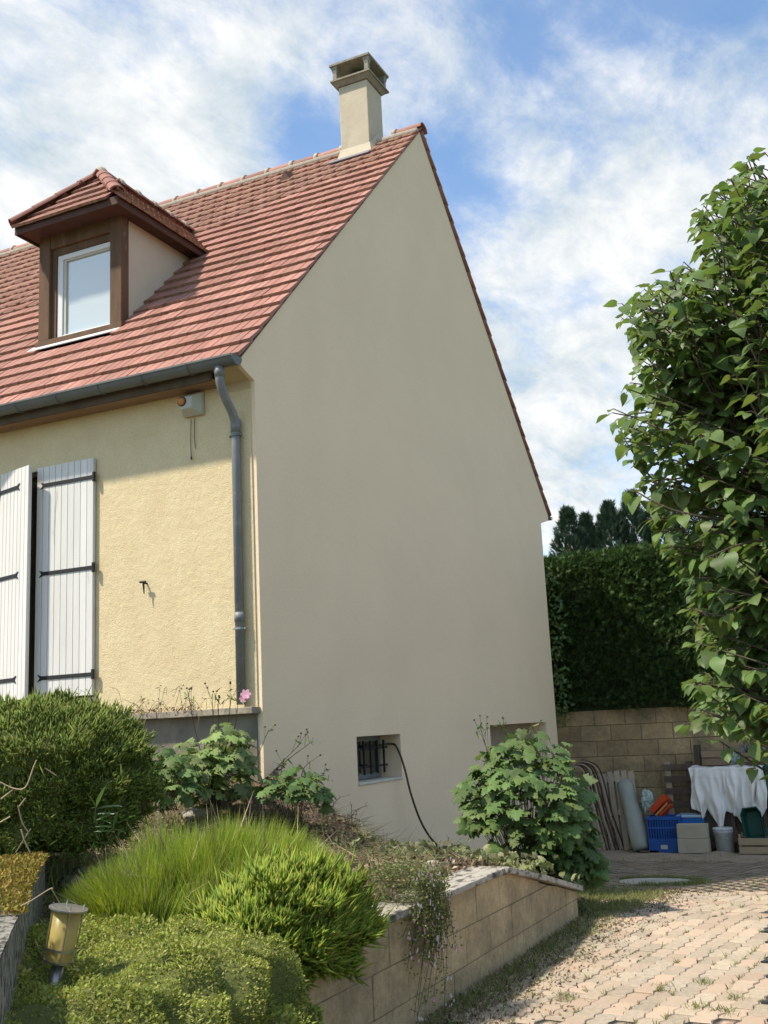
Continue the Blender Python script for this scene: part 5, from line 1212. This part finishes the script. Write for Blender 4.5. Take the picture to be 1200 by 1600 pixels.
# bent tubes bundle
hb = thing('conduit_bundle', 'bundle of bent brown conduits looped over beside the leaning pallet', 'conduits', (9.3, 0, gz(9.3)))
for k in range(8):
    r_ = .12+.016*k; x_ = 9.15+.03*k; cy_ = -.08-.012*k; top_ = -1.12+.01*k
    pth = [Vector((x_, cy_+.17+.02*k, top_-.55)), Vector((x_, cy_+r_, top_-.1)), Vector((x_, cy_+r_*.7, top_+.08)), Vector((x_, cy_, top_+.13)), Vector((x_, cy_-r_*.75, top_+.06)), Vector((x_, cy_-r_*1.1, top_-.12)), Vector((x_-.03, cy_-r_-.12, top_-.6)), Vector((x_-.05, cy_-r_-.22-.01*k, gz(9.2)))]
    MB().tube(smooth_path(pth, 6), .011, 6).build('conduit', M['rust' if k % 3 else 'pallet'], hb, smooth=True)
# rolled tarpaulin
rt = thing('rolled_tarpaulin', 'rolled grey-green tarpaulin leaning between the slatted pallet and blue crate', 'tarpaulin', (9.1, -1.0, gz(9.1)))
b0 = Vector(on(1003, 1328, 0, 9.02)); t0 = Vector(on(975, 1222, 0, 9.45)); ax = (t0-b0); mb = MB(); path = [b0+ax*i/10 for i in range(11)]
mb.tube(path, [.13, .135, .15, .15, .145, .14, .135, .13, .125, .12, .115], 22)
mb.v = [tuple(Vector(v)+Vector((.018*mnoise.noise(Vector((v[1]*30, 0, v[2]*3))), .03*mnoise.noise(Vector((v[0]*14, v[1]*8, v[2]*2))), 0))) for v in mb.v]
mb.build('roll', M['tarp'], rt, smooth=True)
mb = MB(); q_ = ax.normalized(); pts_ = [t0+q_*.004+Vector((0, .11*math.cos(a)*(1-a/26), 0))*1+Vector((.11*math.sin(a)*(1-a/26), 0, .03*math.sin(a))) for a in np.linspace(0, 18, 60)]
mb.tube(pts_, .006, 4); mb.build('rolled_edge', M['cloth'], rt)
MB().box(8.95, 9.03, -1.28, -1.0, gz(9), gz(9)+.03).build('weight_board', M['darkwood'], rt)
# blue slotted crate
bc = thing('blue_crate', 'dark blue slotted plastic crate beside the rolled tarpaulin', 'crate', (9.0, -1.45, gz(9)))
x0_, x1_ = 8.95, 9.32; yl, yr_ = -1.14, -1.62; zb_, zt_ = gz(9), gz(9)+.52
c = MB(); zz = [zb_, zb_+.20, zb_+.34, zt_-.045]
c.box(x0_, x0_+.02, yr_, yl, zb_, zb_+.20); c.box(x0_-.008, x0_+.02, yr_-.008, yl+.008, zt_-.05, zt_); c.box(x0_, x0_+.02, yr_, yl, zb_+.34, zb_+.37)
for i in range(13):
    yy0 = yr_+i*(yl-yr_-.018)/12; c.box(x0_+.002, x0_+.018, yy0, yy0+.018, zb_+.2, zt_-.05)
for yw in (yr_, yl-.02):
    c.box(x0_+.021, x1_, yw, yw+.02, zb_, zb_+.22); c.box(x0_+.021, x1_, yw, yw+.02, zt_-.05, zt_)
    for i in range(8): c.box(x0_+.03+i*.04, x0_+.045+i*.04, yw+.002, yw+.018, zb_+.22, zt_-.05)
c.box(x1_-.02, x1_, yr_+.021, yl-.021, zb_, zt_); c.box(x0_+.021, x1_-.021, yr_+.021, yl-.021, zb_+.01, zb_+.03)
c.build('crate_shell', M['blue'], bc, bevel=.003)
MB().box(x0_-.004, x0_-.0005, yr_+.2, yr_+.30, zb_+.05, zb_+.11).build('sticker', M['device'], bc)
# red toy-like tray & bag in the crate
rtv = thing('red_tray', 'orange-red plastic tray tipped up on top of the blue slotted crate', 'tray', (9.1, -1.35, zt_))
Tr = Matrix.Translation((9.12, -1.36, zt_+.13)) @ Matrix.Rotation(-.75, 4, 'X') @ Matrix.Rotation(.3, 4, 'Y')
c = MB(); c.box(-.1, .1, -.16, .16, -.01, .01, Tr); c.box(-.1, -.085, -.16, .16, .011, .09, Tr); c.box(.085, .1, -.16, .16, .011, .09, Tr); c.box(-.084, .084, -.16, -.145, .011, .09, Tr); c.box(-.084, .084, .145, .16, .011, .09, Tr)
c.build('tray_shell', M['red'], rtv, bevel=.005)
MB().box(-.12, -.105, -.12, .14, -.08, -.05, Tr).build('handle', M['orange'], rtv, bevel=.004)
MB().box(-.104, .0, -.14, .10, -.12, -.09, Tr).build('lower_tray', M['red'], rtv, bevel=.004)
def blobm(name, label, cat, p, r, m, seed, amp=.5, fr=3.0):
    mb = MB(); n1, n2 = 26, 18
    for i in range(n2):
        for j in range(n1):
            a = 2*math.pi*j/n1; b = math.pi*(i/(n2-1)-.5); d = Vector((math.cos(b)*math.cos(a), math.cos(b)*math.sin(a), math.sin(b))); k = 1+amp*mnoise.noise(d*fr+Vector((seed, 0, 0)))
            mb.v.append((p[0]+d.x*r[0]*k, p[1]+d.y*r[1]*k, p[2]+d.z*r[2]*k))
    for i in range(n2-1):
        for j in range(n1): mb.f.append((i*n1+j, i*n1+(j+1) % n1, (i+1)*n1+(j+1) % n1, (i+1)*n1+j))
    return tag(mb.build(name, m), label, cat)
pb = on(1012, 1252, 0, 9.25); blobm('plastic_bag', 'crumpled white and green plastic bag behind the orange-red tray', 'bag', pb, (.08, .09, .16), M['bag'], 2)
pb = on(1148, 1184, 0, 9.5); blobm('plastic_bag', 'small greyish bag between the two wooden crates on top of the pile', 'bag', pb, (.08, .09, .09), M['bag'], 7)
# second blue box
bb = thing('blue_tub', 'bright blue tub with a pale lid behind the stone block', 'tub', (9.25, -1.8, gz(9.3)))
frb = MB(); frust(frb, 9.2, 9.5, -1.93, -1.58, gz(9.3), gz(9.3)+.50, .02); frb.build('tub_body', M['blue2'], bb, bevel=.01)
MB().box(9.165, 9.535, -1.965, -1.545, gz(9.3)+.501, gz(9.3)+.54).build('lid', M['lidw'], bb, bevel=.01)
# stone blocks
zg = gz(8.85)
tag(MB().box(8.8, 8.98, -2.045, -1.60, zg, zg+.205).build('stone_block', M['breeze'], bevel=.008), 'lower pale building block on the ground before the blue tub', 'block')
tag(MB().box(8.805, 8.985, -2.04, -1.605, zg+.207, zg+.41).build('stone_block', M['breeze'], bevel=.008), 'upper pale building block with dark chips, stacked before the blue tub', 'block')
# bucket
bk = thing('white_bucket', 'white plastic bucket with lid between the pale block and the wooden crate', 'bucket', (9.05, -2.28, gz(9)))
Tb = Matrix.Translation((9.05, -2.235, gz(9.05)))
MB().lathe([(.001, .0), (.125, 0), (.14, .285), (.15, .29), (.15, .31), (.14, .315), (.14, .33)], 28, Tb).build('bucket_body', M['bucket'], bk, smooth=True)
MB().lathe([(.156, .325), (.156, .345), (.145, .352), (.001, .350)], 28, Tb).build('lid', M['bucket'], bk)
MB().tube([Tb @ Vector((.155*math.cos(a), .155*math.sin(a), .30-.10*math.sin(abs(a-math.pi)*0+1.2)*math.sin((a-math.pi/2)))) for a in np.linspace(math.pi/2, 1.5*math.pi, 14)], .004, 5).build('handle', M['steel'], bk)
# upright dark pallet/ladder frame
up = thing('wooden_pallet', 'dark old pallet standing upright behind the blue crates', 'pallet', (9.6, -1.6, gz(9.6)))
for yv_ in (-1.40, -1.72, -2.0): MB().box(9.60, 9.68, yv_-.045, yv_+.045, gz(9.6), -.98).build('stringer', M['pallet' if yv_ > -1.5 else 'darkwood'], up)
for zz_ in (-1.06, -1.24, -1.42, -1.62, -1.82, -2.02, -2.2): MB().box(9.575, 9.598, -2.06, -1.33, zz_-.045, zz_+.045).build('slat', M['darkwood'], up, bevel=.003)
# frame under the cloth
fu = thing('storage_rack', 'dark wooden rack mostly hidden under the white cloth', 'rack', (9.4, -2.3, gz(9.4)))
MB().box(9.22, 9.72, -2.86, -1.84, -1.10, -1.06).build('shelf', M['darkwood'], fu)
for yv_ in (-1.88, -2.12, -2.36, -2.6, -2.82):
    for xx_ in (9.24, 9.66): MB().box(xx_, xx_+.05, yv_-.03, yv_+.03, gz(9.4), -1.101).build('leg', M['darkwood'], fu)
MB().box(9.3, 9.305, -2.85, -1.86, gz(9.4)+.05, -1.15).build('back_board', M['darkwood'], fu)
# cloth
ks, kt = 150, 70; yy_ = np.linspace(-1.80, -2.88, ks); tt = np.linspace(0, 1, kt)
bt_y = [0, .10, .13, .2, .26, .33, .40, .44, .60, .72, .80, .9, 1.0]; bt_p = [1262, 1268, 1279, 1262, 1275, 1290, 1290, 1266, 1275, 1304, 1300, 1275, 1262]
X = np.zeros((kt, ks)); Y = X.copy(); Z = X.copy()
for j, y_ in enumerate(yy_):
    f_ = j/(ks-1); bz = -1.04-(np.interp(f_, bt_y, bt_p)-1197)*.00945
    for i, t_ in enumerate(tt):
        fold = .030*math.sin((f_+.25*t_*(f_-.4))*34+3.5*math.sin(f_*7+t_))+.014*math.sin((f_-.1*t_)*75+2*math.sin(f_*13))+.05*mnoise.noise(Vector((f_*9, t_*2.2, 0)))
        swag = .028*math.sin(abs(f_-.62)*26+t_*13)*math.sin(t_*math.pi)*(.4+mnoise.noise(Vector((f_*3, t_*3, 7))))
        if t_ < .3:
            s_t = t_/.3; X[i, j] = 9.62-s_t*.42; Z[i, j] = -1.045+.02*mnoise.noise(Vector((f_*9, t_*8, 4)))-.02*s_t**3
        else:
            s_t = (t_-.3)/.7; X[i, j] = 9.19-.03*min(1, s_t*6)+(fold+swag)*min(1, s_t*3); Z[i, j] = -1.06+(bz+1.06)*s_t+.012*mnoise.noise(Vector((f_*20, t_*6, 4)))
        Y[i, j] = y_+.015*mnoise.noise(Vector((f_*6, t_*5, 9)))+(.012*math.sin(t_*9+f_*30) if t_ > .3 else 0)
tag(grid_mesh('cloth', X, Y, Z, M['cloth'], thick=.004), 'dingy white cloth draped in folds over the rack by the back wall', 'cloth')
# crates on top
def wcrate(label, x0, x1, y0, y1, z0, z1, m, group, n=2):
    r_ = thing('wooden_crate', label, 'crate', (x0, (y0+y1)/2, z0), group)
    for xx_ in (x0, x1-.012):
        for i in range(n):
            h = (z1-z0-.0)/n; MB().box(xx_, xx_+.012, y0+.013, y1-.013, z0+i*h+.006, z0+(i+1)*h-.02).build('slat', m, r_, bevel=.002)
    for yv_ in (y0, y1-.012):
        for i in range(n):
            h = (z1-z0)/n; MB().box(x0+.013, x1-.013, yv_, yv_+.012, z0+i*h+.006, z0+(i+1)*h-.02).build('slat', m, r_, bevel=.002)
    for xx_ in (x0+.013, x1-.038):
        for yv_ in (y0+.013, y1-.038): MB().box(xx_, xx_+.025, yv_, yv_+.025, z0, z1+.035).build('corner_post', m, r_)
    MB().box(x0+.013, x1-.013, y0+.013, y1-.013, z0+.001, z0+.006).build('bottom', m, r_)
    return r_
g_ = 'slatted wooden crates'
wcrate('open wooden crate on top of the cloth-covered rack, nearer the house', 9.28, 9.6, -2.38, -1.98, -1.035, -.80, M['crate'], g_)
wcrate('wooden crate of dark bottles on top of the pile at the right edge', 9.25, 9.6, -3.1, -2.56, -1.00, -.84, M['crate'], g_)
bo = []
for k in range(16):
    y_ = -2.62-(k % 8)*.06; x_ = 9.33+(k//8)*.12; Tb_ = Matrix.Translation((x_, y_, -.88+random.uniform(-.02, .02))) @ Matrix.Rotation(random.uniform(-.6, .6), 4, 'X')
    o = MB().lathe([(.001, 0), (.028, 0), (.028, .09), (.010, .125), (.010, .155), (.001, .156)], 10, Tb_).build('bottle', M['bottle'], smooth=True); tag(o, 'dark bottle among others in the crate at the right edge of the pile', 'bottle', 'dark bottles in the crate')
wcrate('pale wooden crate on the ground holding the green tub', 8.8, 9.15, -3.1, -2.46, gz(8.95), gz(8.95)+.24, M['freshwood'], g_)
dcr = MB().box(9.45, 9.6, -1.94, -1.85, -1.03, -.73).build('upright_board', M['darkwood']); tag(dcr, 'dark upright board beside the open crate on top of the pile', 'board')
# green tub tipped on end
gt = thing('green_tub', 'dark green plastic tub tipped on its side in the pale wooden crate', 'tub', (9.0, -2.7, gz(9)+.25))
Tg = Matrix.Translation((8.88, -2.70, gz(9)+.2)) @ Matrix.Rotation(-.12, 4, 'X') @ Matrix.Rotation(.12, 4, 'Y')
c = MB(); o0 = [(-.14, 0), (.14, 0), (.15, .36), (.10, .45), (-.10, .45), (-.15, .36)]
i0 = [(a*.72, .05+b*.78) for a, b in o0]; v_ = [(0, a, b) for a, b in o0]+[(.20, a, b) for a, b in i0]+[(0, a*.93, .014+b*.94) for a, b in o0]+[(.185, a*.93, .014+b*.94) for a, b in i0]
f_ = []
for k in range(6): k2 = (k+1) % 6; f_ += [(k, k2, 6+k2, 6+k)[::-1], (12+k, 12+k2, 18+k2, 18+k), (k, 12+k, 12+k2, k2)[::-1]]
f_ += [tuple(range(6, 12)), tuple(range(18, 24))[::-1]]
c.add([Tg @ Vector(p) for p in v_], f_); c.build('tub_shell', M['green'], gt)
MB().box(-.02, .16, -.20, -.165, -.02, .14, Tg).build('side_handle', M['green'], gt, bevel=.006)
# wedge of broken board
wb = MB().prism([(8.83, -2.40, gz(8.9)+.16), (8.83, -2.50, gz(8.9)+.17), (8.83, -2.46, gz(8.9)+.33), (8.83, -2.40, gz(8.9)+.46)], (.03, 0, .0)).build('broken_board', M['rust']); tag(wb, 'broken rusty board propped at the left end of the pale crate', 'board')
# green post and maroon cloth at the right
tag(MB().box(9.2, 9.26, -2.94, -2.885, gz(9.2), -1.02).build('green_post', M['green'], bevel=.004), 'narrow dark green post at the right end of the white cloth', 'post')
X, Y = np.meshgrid(np.linspace(0, 1, 20), np.linspace(0, 1, 20)); mY = -2.97-.5*X; mZ = -1.06-.95*Y
tag(grid_mesh('maroon_cloth', 9.22+.03*np.sin(X*24+Y*2), mY, mZ, M['maroon'], thick=.004), 'faded maroon cloth hanging at the right edge beyond the white cloth', 'cloth')
MB().box(9.28, 9.7, -3.6, -2.98, gz(9.3), -1.07).build('boxes', M['darkwood'], fu)
